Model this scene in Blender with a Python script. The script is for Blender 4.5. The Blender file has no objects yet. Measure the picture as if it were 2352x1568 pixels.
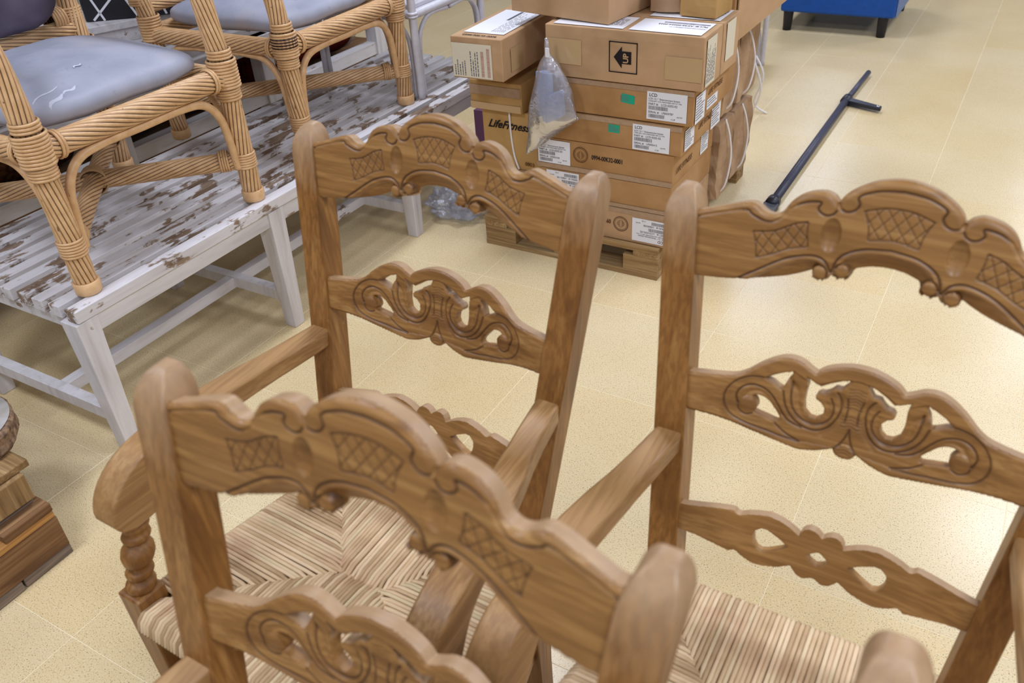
import bpy, bmesh, math, random
import numpy as np
from mathutils import Vector, Matrix
random.seed(7)
rng = np.random.default_rng(7)
SC = bpy.context.scene
COL = SC.collection
PI = math.pi

# ------------------------------------------------------------------ camera
cam_d = bpy.data.cameras.new('camera')
cam = bpy.data.objects.new('camera', cam_d)
COL.objects.link(cam)
R_ = (0.86522, 0.49817, -0.05679); U_ = (-0.24232, 0.51462, 0.82246); B_ = (0.43895, -0.69785, 0.56597)
mw = Matrix(((R_[0], U_[0], B_[0], 0.0), (R_[1], U_[1], B_[1], 0.0), (R_[2], U_[2], B_[2], 1.65), (0, 0, 0, 1)))
cam.matrix_world = mw
cam_d.sensor_width = 36; cam_d.lens = 36 * 1949 / 2352
cam_d.clip_start = 0.05
cam_d.dof.use_dof = True
cam_d.dof.focus_distance = 2.5
cam_d.dof.aperture_fstop = 4.8
SC.camera = cam
# ------------------------------------------------------------------ world, lights, exposure
w = bpy.data.worlds.new('world'); SC.world = w; w.use_nodes = True
w.node_tree.nodes['Background'].inputs[0].default_value = (0.88, 0.92, 1.0, 1)
w.node_tree.nodes['Background'].inputs[1].default_value = 0.35
def area(x, y, z, sx, sy, power, col=(0.90, 0.965, 1.13)):
    l = bpy.data.lights.new('ceiling_light', 'AREA'); l.shape = 'RECTANGLE'
    l.size = sx; l.size_y = sy; l.energy = power; l.color = col
    o = bpy.data.objects.new('ceiling_light', l); COL.objects.link(o); o.location = (x, y, z)
for lx, pw in ((-4.45, 16), (-1.85, 41), (0.75, 46), (3.35, 43)):
    for ly, q in ((-2.6, 1.), (0.0, 1.), (2.6, 1.), (5.2, .8), (7.8, .7), (10.4, .7)):
        area(lx, ly, 3.0, 0.6, 0.6, pw * q)
SC.view_settings.view_transform = 'Standard'
SC.view_settings.look = 'None'
SC.view_settings.exposure = -0.30
SC.view_settings.gamma = 1.0
SC.view_settings.use_curve_mapping = False

# ------------------------------------------------------------------ material helpers
def srgb(r, g, b):
    f = lambda c: (c / 255) / 12.92 if c <= 10 else (((c / 255) + .055) / 1.055) ** 2.4
    return (f(r), f(g), f(b), 1)
class NT:
    def __init__(s, name, rough=.5, spec=.4):
        s.m = bpy.data.materials.new(name); s.m.use_nodes = True
        s.t = s.m.node_tree; s.b = s.t.nodes['Principled BSDF']
        s.b.inputs['Roughness'].default_value = rough
        s.b.inputs['Specular IOR Level'].default_value = spec
    def n(s, typ, **kw):
        x = s.t.nodes.new(typ)
        for k, v in kw.items():
            if k[0] == '_': setattr(x, k[1:], v)
            else: x.inputs[k.replace('9', ' ')].default_value = v
        return x
    def l(s, a, b): s.t.links.new(a, b)
    def coords(s, kind='Object', scale=(1, 1, 1), loc=(0, 0, 0)):
        c = s.n('ShaderNodeTexCoord'); m = s.n('ShaderNodeMapping')
        m.inputs['Scale'].default_value = scale; m.inputs['Location'].default_value = loc
        s.l(c.outputs[kind], m.inputs[0]); return m.outputs[0]
    def noise(s, vec, scale, detail=4, rough=.55, dist=0.):
        x = s.n('ShaderNodeTexNoise'); x.inputs['Scale'].default_value = scale; x.inputs['Detail'].default_value = detail
        x.inputs['Roughness'].default_value = rough; x.inputs['Distortion'].default_value = dist
        s.l(vec, x.inputs['Vector']); return x.outputs['Fac']
    def ramp(s, fac, stops):
        x = s.n('ShaderNodeValToRGB'); e = x.color_ramp.elements
        while len(e) < len(stops): e.new(.5)
        for i, (p, c) in enumerate(stops): e[i].position = p; e[i].color = c
        s.l(fac, x.inputs[0]); return x.outputs[0]
    def mix(s, fac, a, b, mode='MIX'):
        x = s.t.nodes.new('ShaderNodeMix'); x.data_type = 'RGBA'; x.blend_type = mode
        for sock, v in ((x.inputs[0], fac), (x.inputs[6], a), (x.inputs[7], b)):
            if isinstance(v, (int, float)): sock.default_value = v
            elif isinstance(v, tuple): sock.default_value = v
            else: s.l(v, sock)
        return x.outputs[2]
    def math(s, op, a, b=0.):
        x = s.t.nodes.new('ShaderNodeMath'); x.operation = op
        for sock, v in ((x.inputs[0], a), (x.inputs[1], b)):
            if isinstance(v, (int, float)): sock.default_value = v
            else: s.l(v, sock)
        return x.outputs[0]
    def attr(s, name): 
        x = s.t.nodes.new('ShaderNodeAttribute'); x.attribute_name = name; return x.outputs['Fac']
    def bump(s, h, dist=.001, strength=.5):
        x = s.n('ShaderNodeBump'); x.inputs['Distance'].default_value = dist; x.inputs['Strength'].default_value = strength
        s.l(h, x.inputs['Height']); s.l(x.outputs[0], s.b.inputs['Normal'])
    def col(s, c):
        if isinstance(c, tuple): s.b.inputs['Base Color'].default_value = c
        else: s.l(c, s.b.inputs['Base Color'])
    def rand(s): return s.t.nodes.new('ShaderNodeObjectInfo').outputs['Random']

def wood_mat(name, axis, dark, mid, light, rough=.42, fine=1.0, spec=.45, carve=srgb(58, 32, 20)):
    m = NT(name, rough, spec)
    sc = [38, 38, 38]; sc[axis] = 2.2
    v = m.coords('Object', tuple(c * fine for c in sc))
    g = m.noise(v, 1.0, 6, .6, .6)
    sc2 = [170, 170, 170]; sc2[axis] = 5
    g2 = m.noise(m.coords('Object', tuple(c * fine for c in sc2)), 1.0, 3, .6)
    big = m.noise(m.coords('Object', (5, 5, 5)), 1.0, 2)
    c = m.ramp(g, [(.28, dark), (.5, mid), (.74, light)])
    c = m.mix(m.math('MULTIPLY', m.ramp(g2, [(.42, (1, 1, 1, 1)), (.56, (0, 0, 0, 1))]), .50), c, dark)
    c = m.mix(m.ramp(big, [(.42, (0, 0, 0, 1)), (.68, (.5, .5, .5, 1))]), c, mid)
    c = m.mix(m.math('MULTIPLY', m.math('SUBTRACT', m.rand(), .5), .35), c, light)
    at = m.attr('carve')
    wear = m.math('MAXIMUM', m.math('MULTIPLY', at, -1.), 0.)  # mask of the paler tone, from negative attribute values
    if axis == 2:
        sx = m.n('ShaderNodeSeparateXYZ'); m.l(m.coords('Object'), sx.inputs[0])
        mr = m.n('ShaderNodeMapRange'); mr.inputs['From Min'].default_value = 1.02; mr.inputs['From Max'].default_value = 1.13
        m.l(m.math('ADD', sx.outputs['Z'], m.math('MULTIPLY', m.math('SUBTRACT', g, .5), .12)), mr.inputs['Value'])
        wear = m.math('ADD', wear, m.math('MULTIPLY', mr.outputs[0], .6))  # wood turns paler towards the top of the posts
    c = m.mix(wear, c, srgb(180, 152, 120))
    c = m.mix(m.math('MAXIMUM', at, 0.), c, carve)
    m.col(c); m.bump(g2, .0006, .35)
    m.l(m.math('ADD', m.math('MULTIPLY', big, .25), rough - .12), m.b.inputs['Roughness'])
    return m.m
D_, M_, L_ = srgb(106, 68, 31), srgb(151, 108, 57), srgb(178, 138, 84)
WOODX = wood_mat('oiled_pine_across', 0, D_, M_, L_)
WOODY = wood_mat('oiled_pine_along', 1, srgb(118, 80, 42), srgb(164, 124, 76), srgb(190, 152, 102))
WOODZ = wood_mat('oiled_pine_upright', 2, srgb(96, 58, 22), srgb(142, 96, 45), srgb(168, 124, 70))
PAL = {}
for nm, ax in (('x', 0), ('y', 1), ('z', 2)):
    PAL[nm] = wood_mat('raw_pallet_wood_' + nm, ax, srgb(96, 70, 42), srgb(156, 124, 82), srgb(196, 168, 122), .75, .8, .2)
PALD = wood_mat('weathered_brown_pallet_wood', 1, srgb(88, 60, 40), srgb(138, 102, 68), srgb(172, 134, 94), .75, .8, .2)
PALG = wood_mat('greyed_pallet_wood', 1, srgb(84, 74, 68), srgb(124, 108, 96), srgb(156, 140, 122), .8, .8, .2)
PALO = wood_mat('fresh_orange_pallet_wood', 1, srgb(150, 100, 48), srgb(190, 140, 80), srgb(206, 160, 100), .7, .8, .2)

def paint_mat(name, axis, wear=.5):  # last argument: threshold where the worn brown patches begin
    m = NT(name, .45, .4)
    v = m.coords('Object', (1, 1, 1))
    sc = [60, 60, 60]; sc[axis] = 6
    vv = m.coords('Object', (9, 6, 9))
    if axis == 1:
        cb = m.n('ShaderNodeCombineXYZ'); m.l(m.math('MULTIPLY', m.rand(), 7.), cb.inputs[1]); m.l(m.math('MULTIPLY', m.rand(), 3.), cb.inputs[2])
        ad = m.t.nodes.new('ShaderNodeVectorMath'); ad.operation = 'ADD'; m.l(vv, ad.inputs[0]); m.l(cb.outputs[0], ad.inputs[1]); vv = ad.outputs[0]
    a = m.noise(vv, 1.0, 5, .62, .3)
    b = m.noise(m.coords('Object', tuple(sc)), 1.0, 5, .65)
    s_ = m.math('ADD', m.math('MULTIPLY', a, .72), m.math('MULTIPLY', b, .28))
    k = m.ramp(s_, [(wear, (0, 0, 0, 1)), (wear + .03, (1, 1, 1, 1))])
    base0 = m.ramp(b, [(.3, srgb(204, 200, 202)), (.6, srgb(218, 214, 215))])
    gm = m.noise(m.coords('Object', tuple(c_ * .5 for c_ in sc)), 1.0, 4, .6)
    base = m.mix(m.ramp(gm, [(.5, (0, 0, 0, 1)), (.72, (.55, .55, .55, 1))]), base0, srgb(150, 142, 140))
    brown = m.ramp(b, [(.35, srgb(92, 70, 54)), (.6, srgb(142, 120, 100))])
    m.col(m.mix(k, base, brown)); m.bump(b, .0008, .3)
    return m.m
PAINT = paint_mat('white_gloss_paint', 2, .66)
PAINTW = paint_mat('worn_white_paint', 1, .535)
PAINTB = paint_mat('grubby_white_paint', 1, .60)

def rattan_mat():
    m = NT('honey_rattan', .38, .5)
    v = m.coords('Object', (30, 30, 30))
    n1 = m.noise(v, 1.0, 3)
    c = m.ramp(n1, [(.3, srgb(200, 156, 108)), (.7, srgb(222, 182, 134))])
    sp = m.noise(m.coords('Object', (90, 90, 40)), 1.0, 3)
    c = m.mix(m.ramp(sp, [(.70, (0, 0, 0, 1)), (.74, (.8, .8, .8, 1))]), c, srgb(70, 42, 24))
    c = m.mix(m.attr('carve'), c, srgb(84, 50, 28))
    m.col(c); return m.m
RATTAN = rattan_mat()
def simple(name, c, rough=.5, spec=.4, nz=0., nscale=40, metal=0., c2=None, bump=0.):
    m = NT(name, rough, spec)
    if nz or c2:
        f = m.noise(m.coords('Object', (1, 1, 1)), nscale, 5)
        c2 = c2 or tuple(x * (1 - nz) for x in c[:3]) + (1,)
        m.col(m.ramp(f, [(.35, c2), (.65, c)]))
        if bump: m.bump(f, bump, .6)
    else: m.col(c)
    m.b.inputs['Metallic'].default_value = metal
    return m.m
RATDARK = simple('weathered_rattan_core', srgb(96, 74, 60), .8, .2, c2=srgb(50, 38, 32), nscale=90)
def cushion_mat():
    m = NT('worn_grey_leatherette', .5, .35)
    n1 = m.noise(m.coords('Object', (5, 5, 5)), 1., 4)
    n2 = m.noise(m.coords('Object', (60, 60, 60)), 1., 5)
    c = m.ramp(n1, [(.3, srgb(140, 144, 160)), (.55, srgb(160, 162, 176)), (.75, srgb(174, 166, 170))])
    c = m.mix(m.ramp(n2, [(.62, (0, 0, 0, 1)), (.8, (.35, .35, .35, 1))]), c, srgb(90, 88, 98))
    c = m.mix(m.attr('carve'), c, srgb(214, 216, 226))
    m.col(c); m.bump(n2, .0006, .3); return m.m
CUSH = cushion_mat()
CUSHD = simple('dark_plum_grey_leatherette', srgb(92, 84, 100), .5, .35, c2=srgb(66, 58, 74), nscale=6)
def card_mat(name, c1, c2, c3):
    m = NT(name, .7, .25)
    n1 = m.noise(m.coords('Object', (6, 6, 6)), 1., 3)
    n2 = m.noise(m.coords('Object', (220, 220, 30)), 1., 3)
    c = m.ramp(n1, [(.3, c1), (.5, c2), (.7, c3)])
    c = m.mix(m.math('MULTIPLY', n2, .25), c, c1)
    m.col(c); m.bump(n2, .0003, .3); return m.m
CARD = card_mat('corrugated_cardboard', srgb(164, 130, 96), srgb(184, 150, 112), srgb(196, 158, 122))
CARDB = card_mat('tan_cardboard', srgb(150, 110, 68), srgb(170, 128, 82), srgb(182, 142, 96))
CARDY = card_mat('ochre_cardboard', srgb(164, 126, 72), srgb(180, 144, 90), srgb(190, 152, 98))
KRAFT = card_mat('crumpled_kraft_paper', srgb(138, 108, 80), srgb(170, 138, 106), srgb(190, 158, 126))
TAPE = simple('brown_packing_tape', srgb(186, 156, 114), .22, .5)
TAPEC = simple('clear_packing_tape', srgb(170, 140, 112), .12, .6, nz=.15, nscale=60)
LABEL = simple('white_label_paper', srgb(226, 226, 232), .5, .3)
LABELY = simple('cream_label_paper', srgb(214, 206, 184), .55, .3)
TEAR = simple('exposed_cushion_backing', srgb(190, 193, 206), .8, .2)
GREEN = simple('green_sticker_paper', srgb(22, 160, 128), .5, .3)
INK = simple('black_print_ink', srgb(38, 32, 34), .7, .1)
INKG = simple('grey_print_ink', srgb(110, 108, 116), .7, .1)
INKR = simple('red_print_ink', srgb(178, 130, 118), .7, .1)
INKB = simple('brown_print_ink', srgb(92, 56, 34), .7, .1)
STRAP = simple('white_plastic_strap', srgb(226, 222, 222), .35, .5)
BLUE = simple('blue_leather', srgb(2, 74, 156), .4, .4, nz=.15, nscale=30)
BLUESIDE = simple('pale_blue_leather', srgb(96, 124, 176), .45, .4)
BLACK = simple('black_painted_wood', srgb(26, 26, 32), .5, .4)
STEEL = simple('dark_powder_coated_steel', srgb(72, 72, 90), .4, .4, nz=.3, nscale=90)
STEELK = simple('black_plastic_grip', srgb(40, 42, 52), .35, .5)
CHROME = simple('bright_bolt', srgb(190, 190, 195), .25, .5, metal=1.)
WHITERAT = simple('white_painted_cane', srgb(206, 204, 212), .35, .5, nz=.1, nscale=50)
GREYPL = simple('grey_blue_plastic', srgb(136, 146, 176), .3, .5, nz=.12, nscale=30)
RUGR = simple('red_rug_pile', srgb(120, 40, 30), .95, .1, c2=srgb(66, 22, 20), nscale=60, bump=.003)
RUGB = simple('brown_rug_pile', srgb(104, 68, 40), .95, .1, c2=srgb(54, 34, 22), nscale=50, bump=.003)
FRINGE = simple('rug_fringe', srgb(190, 168, 148), .9, .1)
PURPLE = simple('purple_bin', srgb(104, 68, 96), .5, .3)
BLACKP = simple('black_printed_film', srgb(30, 30, 38), .4, .4, nz=.3, nscale=20)
BARK = simple('rough_bark', srgb(150, 122, 96), .95, .1, c2=srgb(92, 72, 58), nscale=70, bump=.004)
SAWN = simple('pale_sawn_wood', srgb(214, 212, 210), .8, .2, c2=srgb(190, 182, 172), nscale=20)
def plastic_mat():
    m = NT('clear_polythene', .12, .5)
    m.b.inputs['Transmission Weight'].default_value = 0.
    tr = m.n('ShaderNodeBsdfTransparent'); tr.inputs[0].default_value = (.93, .94, .97, 1)
    gl = m.n('ShaderNodeBsdfGlossy'); gl.inputs['Roughness'].default_value = .12
    df = m.n('ShaderNodeBsdfDiffuse'); df.inputs[0].default_value = (.70, .74, .88, 1)
    fr = m.n('ShaderNodeLayerWeight'); fr.inputs['Blend'].default_value = .35
    mx1 = m.n('ShaderNodeMixShader'); m.l(m.math('ADD', m.math('MULTIPLY', fr.outputs['Fresnel'], .55), .10), mx1.inputs[0])
    mx0 = m.n('ShaderNodeMixShader'); mx0.inputs[0].default_value = .20
    m.l(tr.outputs[0], mx0.inputs[1]); m.l(df.outputs[0], mx0.inputs[2])
    m.l(mx0.outputs[0], mx1.inputs[1]); m.l(gl.outputs[0], mx1.inputs[2])
    m.l(mx1.outputs[0], m.t.nodes['Material Output'].inputs[0])
    n_ = m.noise(m.coords('Object', (1, 1, 1)), 34, 4)
    bp = m.n('ShaderNodeBump'); bp.inputs['Distance'].default_value = .01; bp.inputs['Strength'].default_value = .6
    m.l(n_, bp.inputs['Height']); m.l(bp.outputs[0], gl.inputs['Normal'])
    return m.m
POLY = plastic_mat()
def rush_mat():
    m = NT('twisted_rush', .6, .3)
    t = m.attr('tint')
    n1 = m.noise(m.coords('Object', (22, 22, 22)), 1., 3)
    n2 = m.noise(m.coords('Object', (5, 7, 5)), 1., 3)
    k = m.math('ADD', m.math('MULTIPLY', t, .6), m.math('MULTIPLY', n1, .4))
    c = m.ramp(k, [(.12, srgb(156, 124, 88)), (.4, srgb(204, 174, 134)), (.65, srgb(226, 198, 160)), (.9, srgb(200, 184, 142))])
    c = m.mix(m.ramp(n2, [(.55, (0, 0, 0, 1)), (.68, (.6, .6, .6, 1))]), c, srgb(186, 138, 108))
    m.col(c); return m.m
RUSH = rush_mat()
RUSHD = simple('dark_rush_core', srgb(120, 94, 64), .9, .1)
def floor_mat(name, c1, c2):
    m = NT(name, .26, .5)
    g = m.n('ShaderNodeNewGeometry')
    v = g.outputs['Position']
    vo = m.n('ShaderNodeTexVoronoi'); vo.inputs['Scale'].default_value = 210; m.l(v, vo.inputs['Vector'])
    n1 = m.noise(v, 300, 2)
    n2 = m.noise(v, 260, 2)
    big = m.noise(v, 1.6, 3)
    c = m.ramp(big, [(.3, c1), (.7, c2)])
    c = m.mix(m.math('MULTIPLY', m.rand(), .35), c, srgb(220, 206, 174))
    c = m.mix(m.ramp(n2, [(.55, (0, 0, 0, 1)), (.62, (.5, .5, .5, 1))]), c, srgb(232, 218, 186))
    c = m.mix(m.ramp(n1, [(.60, (0, 0, 0, 1)), (.65, (.8, .8, .8, 1))]), c, srgb(128, 104, 72))
    m.col(c)
    return m.m
TILE = floor_mat('cream_terrazzo', srgb(216, 190, 137), srgb(226, 204, 158))
GROUT = simple('pale_grout', srgb(244, 232, 200), .8, .2)
WALL = simple('white_plaster', srgb(150, 148, 146), .9, .1)

# ------------------------------------------------------------------ mesh helpers
class MB:
    def __init__(s): s.v = []; s.f = []; s.c = []; s.sm = []
    def add(s, vs, fs, carve=None, smooth=False):
        o = len(s.v); s.v += [tuple(p) for p in vs]
        s.f += [tuple(i + o for i in f) for f in fs]
        s.c += list(carve) if carve is not None else [0.] * len(vs)
        s.sm += [smooth] * len(fs); return s
    def box(s, x0, x1, y0, y1, z0, z1):
        return s.add([(x0, y0, z0), (x1, y0, z0), (x1, y1, z0), (x0, y1, z0), (x0, y0, z1), (x1, y0, z1), (x1, y1, z1), (x0, y1, z1)],
                     [(0, 3, 2, 1), (4, 5, 6, 7), (0, 1, 5, 4), (1, 2, 6, 5), (2, 3, 7, 6), (3, 0, 4, 7)])
    def loft(s, secs, smooth=False):
        # secs: list of rings (same length)
        n = len(secs[0]); vs = [p for r in secs for p in r]; fs = []
        for i in range(len(secs) - 1):
            for j in range(n):
                a = i * n + j; b = i * n + (j + 1) % n
                fs.append((a, b, b + n, a + n))
        fs.append(tuple(range(n))[::-1]); fs.append(tuple(range((len(secs) - 1) * n, len(secs) * n)))
        return s.add(vs, fs, None, smooth)
    def tube(s, pts, rad, n=12, smooth=True, closed_caps=True, lobes=0, twist=0., amp=.1, phase=0.):
        pts = [Vector(p) for p in pts]; N = len(pts)
        if not hasattr(rad, '__len__'): rad = [rad] * N
        T = [(pts[min(i + 1, N - 1)] - pts[max(i - 1, 0)]).normalized() for i in range(N)]
        up = Vector((0, 0, 1)) if abs(T[0].z) < .9 else Vector((1, 0, 0))
        Nn = (up - T[0] * up.dot(T[0])).normalized()
        vs = []; cv = []; L = 0
        for i in range(N):
            if i: L += (pts[i] - pts[i - 1]).length; Nn = (Nn - T[i] * Nn.dot(T[i])).normalized()
            Bn = T[i].cross(Nn)
            for j in range(n):
                a = 2 * PI * j / n
                r = rad[i]; k = 0.
                if lobes:
                    ph = (a * lobes + phase) / (2 * PI) % 1.
                    q = abs(ph - .5) * 2  # 1 at groove
                    r = r * (1 - amp * max(0., q - .45) ** 2 / .3025 * 1.0)
                    k = max(0., (q - .78) / .22) 
                    aa = a + twist * L
                else: aa = a
                d = Nn * math.cos(aa) + Bn * math.sin(aa)
                vs.append(pts[i] + d * r); cv.append(k)
        fs = []
        for i in range(N - 1):
            for j in range(n):
                a = i * n + j; b = i * n + (j + 1) % n
                fs.append((a, b, b + n, a + n))
        if closed_caps:
            fs.append(tuple(range(n))[::-1]); fs.append(tuple(range((N - 1) * n, N * n)))
        return s.add(vs, fs, cv, smooth)
    def lathe(s, prof, n=20, c=(0, 0, 0), smooth=True):
        return s.loft([[(c[0] + r * math.cos(2 * PI * j / n), c[1] + r * math.sin(2 * PI * j / n), c[2] + z) for j in range(n)] for r, z in prof], smooth)
    def mesh(s, name, mat):
        m = bpy.data.meshes.new(name); m.from_pydata(s.v, [], s.f)
        m.materials.append(mat)
        m.polygons.foreach_set('use_smooth', s.sm)
        if any(s.c):
            a = m.attributes.new('carve', 'FLOAT', 'POINT'); a.data.foreach_set('value', s.c)
        m.update(); return m
    def obj(s, name, mat, parent=None, bevel=0., seg=2, angle=35):
        o = link(name, s.mesh(name, mat), parent)
        if bevel:
            b = o.modifiers.new('bevel', 'BEVEL'); b.width = bevel; b.segments = seg; b.limit_method = 'ANGLE'; b.angle_limit = math.radians(angle)
            b.harden_normals = False
        return o
def link(name, data, parent=None):
    o = bpy.data.objects.new(name, data); COL.objects.link(o)
    if parent: o.parent = parent
    return o
def tag(o, label, cat, group=None):
    o['label'] = label; o['category'] = cat
    if group: o['group'] = group
    return o
def thing(name, label, cat, loc=(0, 0, 0), rz=0., group=None):
    o = link(name, None); o.location = loc; o.rotation_euler = (0, 0, rz)
    o.empty_display_size = .05
    return tag(o, label, cat, group)
def struct(o): o['kind'] = 'structure'; return o
def lerp(a, b, t): return a + (b - a) * t
def catmull(P, k=6):
    P = [Vector(p) for p in P]; out = []
    for i in range(len(P) - 1):
        p0 = P[max(i - 1, 0)]; p1 = P[i]; p2 = P[i + 1]; p3 = P[min(i + 2, len(P) - 1)]
        for j in range(k):
            t = j / k
            out.append(.5 * ((2 * p1) + (-p0 + p2) * t + (2 * p0 - 5 * p1 + 4 * p2 - p3) * t * t + (-p0 + 3 * p1 - 3 * p2 + p3) * t ** 3))
    out.append(P[-1]); return out
def interp(tab, y):
    xs = [t[0] for t in tab]; return float(np.interp(y, xs, [t[1] for t in tab]))

# ------------------------------------------------------------------ setting: floor, ceiling, walls
X0, X1, Y0, Y1 = -6.2, 6.5, -4.5, 13.0
S_ = .4637; OX, OY = -.683, .987
fl = struct(MB().box(X0, X1, Y0, Y1, -.10, -.0007).obj('floor', GROUT))
tb = MB(); g_ = .0006; hs = S_ / 2 - g_
tb.loft([[(-hs, -hs, -.012), (hs, -hs, -.012), (hs, hs, -.012), (-hs, hs, -.012)], [(-hs, -hs, -.0006), (hs, -hs, -.0006), (hs, hs, -.0006), (-hs, hs, -.0006)],
         [(-hs + .0006, -hs + .0006, 0), (hs - .0006, -hs + .0006, 0), (hs - .0006, hs - .0006, 0), (-hs + .0006, hs - .0006, 0)]])
tm = tb.mesh('tile', TILE)
cands = []
Fv = Vector((-B_[0], -B_[1], -B_[2])); Rv = Vector(R_); Uv = Vector(U_)
for i in range(-14, 17):
    for j in range(-12, 28):
        cx_, cy_ = OX + (i + .5) * S_, OY + (j + .5) * S_
        if not (X0 < cx_ - hs and cx_ + hs < X1 and Y0 < cy_ - hs and cy_ + hs < Y1): continue
        d = Vector((cx_, cy_, -1.65)); z = d.dot(Fv); inv = True
        if z > .1:
            u = 1949 * d.dot(Rv) / z; v = -1949 * d.dot(Uv) / z
            m_ = 1949 * .45 / z
            inv = not (abs(u) < 1176 + m_ and abs(v) < 784 + m_)
        cands.append((inv, d.length, cx_, cy_))
cands.sort()
rest = MB()
for k, (inv, dd, cx_, cy_) in enumerate(cands):
    if k < 290 and not inv:
        o = link('tile', tm, fl); o.location = (cx_, cy_, 0)
    else:
        rest.add([(cx_ + p[0], cy_ + p[1], p[2]) for p in tb.v], tb.f)
ro = rest.obj('distant_tiles', TILE, fl); ro['kind'] = 'stuff'
struct(MB().box(X0, X1, Y0, Y1, 3.05, 3.15).obj('ceiling', WALL))
struct(MB().box(X0 - .1, X0, Y0, Y1, -.1, 3.15).obj('wall_left', WALL))
struct(MB().box(X1, X1 + .1, Y0, Y1, -.1, 3.15).obj('wall_right', WALL))
struct(MB().box(X0, X1, Y1, Y1 + .1, -.1, 3.15).obj('wall_back', WALL))
struct(MB().box(X0, X1, Y0 - .1, Y0, -.1, 3.15).obj('wall_front', WALL))

# ------------------------------------------------------------------ carved rails
LEAN, L2, W0, W1 = .26138, -.04106, .19466, .08558
def yback(z):
    dz = z - .44
    return LEAN * dz + L2 * dz * dz if dz > 0 else .02 * (-dz)
def inpoly(px, pz, P):
    P = np.asarray(P); n = len(P); c = np.zeros(px.shape, bool); j = n - 1
    for i in range(n):
        xi, yi = P[i]; xj, yj = P[j]
        cond = ((yi > pz) != (yj > pz)) & (px < (xj - xi) * (pz - yi) / ((yj - yi) + 1e-12) + xi)
        c ^= cond; j = i
    return c
def dline(px, pz, P):
    d = np.full(px.shape, 9.)
    for (ax, ay), (bx, by) in zip(P[:-1], P[1:]):
        vx, vy = bx - ax, by - ay; L = vx * vx + vy * vy + 1e-12
        t = np.clip(((px - ax) * vx + (pz - ay) * vy) / L, 0, 1)
        d = np.minimum(d, np.hypot(px - ax - t * vx, pz - ay - t * vy))
    return d
mm = lambda L: [(a / 1000., b / 1000.) for a, b in L]
def smooth(L, k=4): return [(p.x, p.y) for p in catmull([(a, b, 0) for a, b in L], k)]
def mir(L): return [(-a, b) for a, b in L]
def symm_closed(top, bot):   # left halves, both ending near x=0
    t = top + [(-a, b) for a, b in top[::-1][1:]]
    b = bot + [(-a, c) for a, c in bot[::-1][1:]]
    return t + b[::-1]
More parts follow.
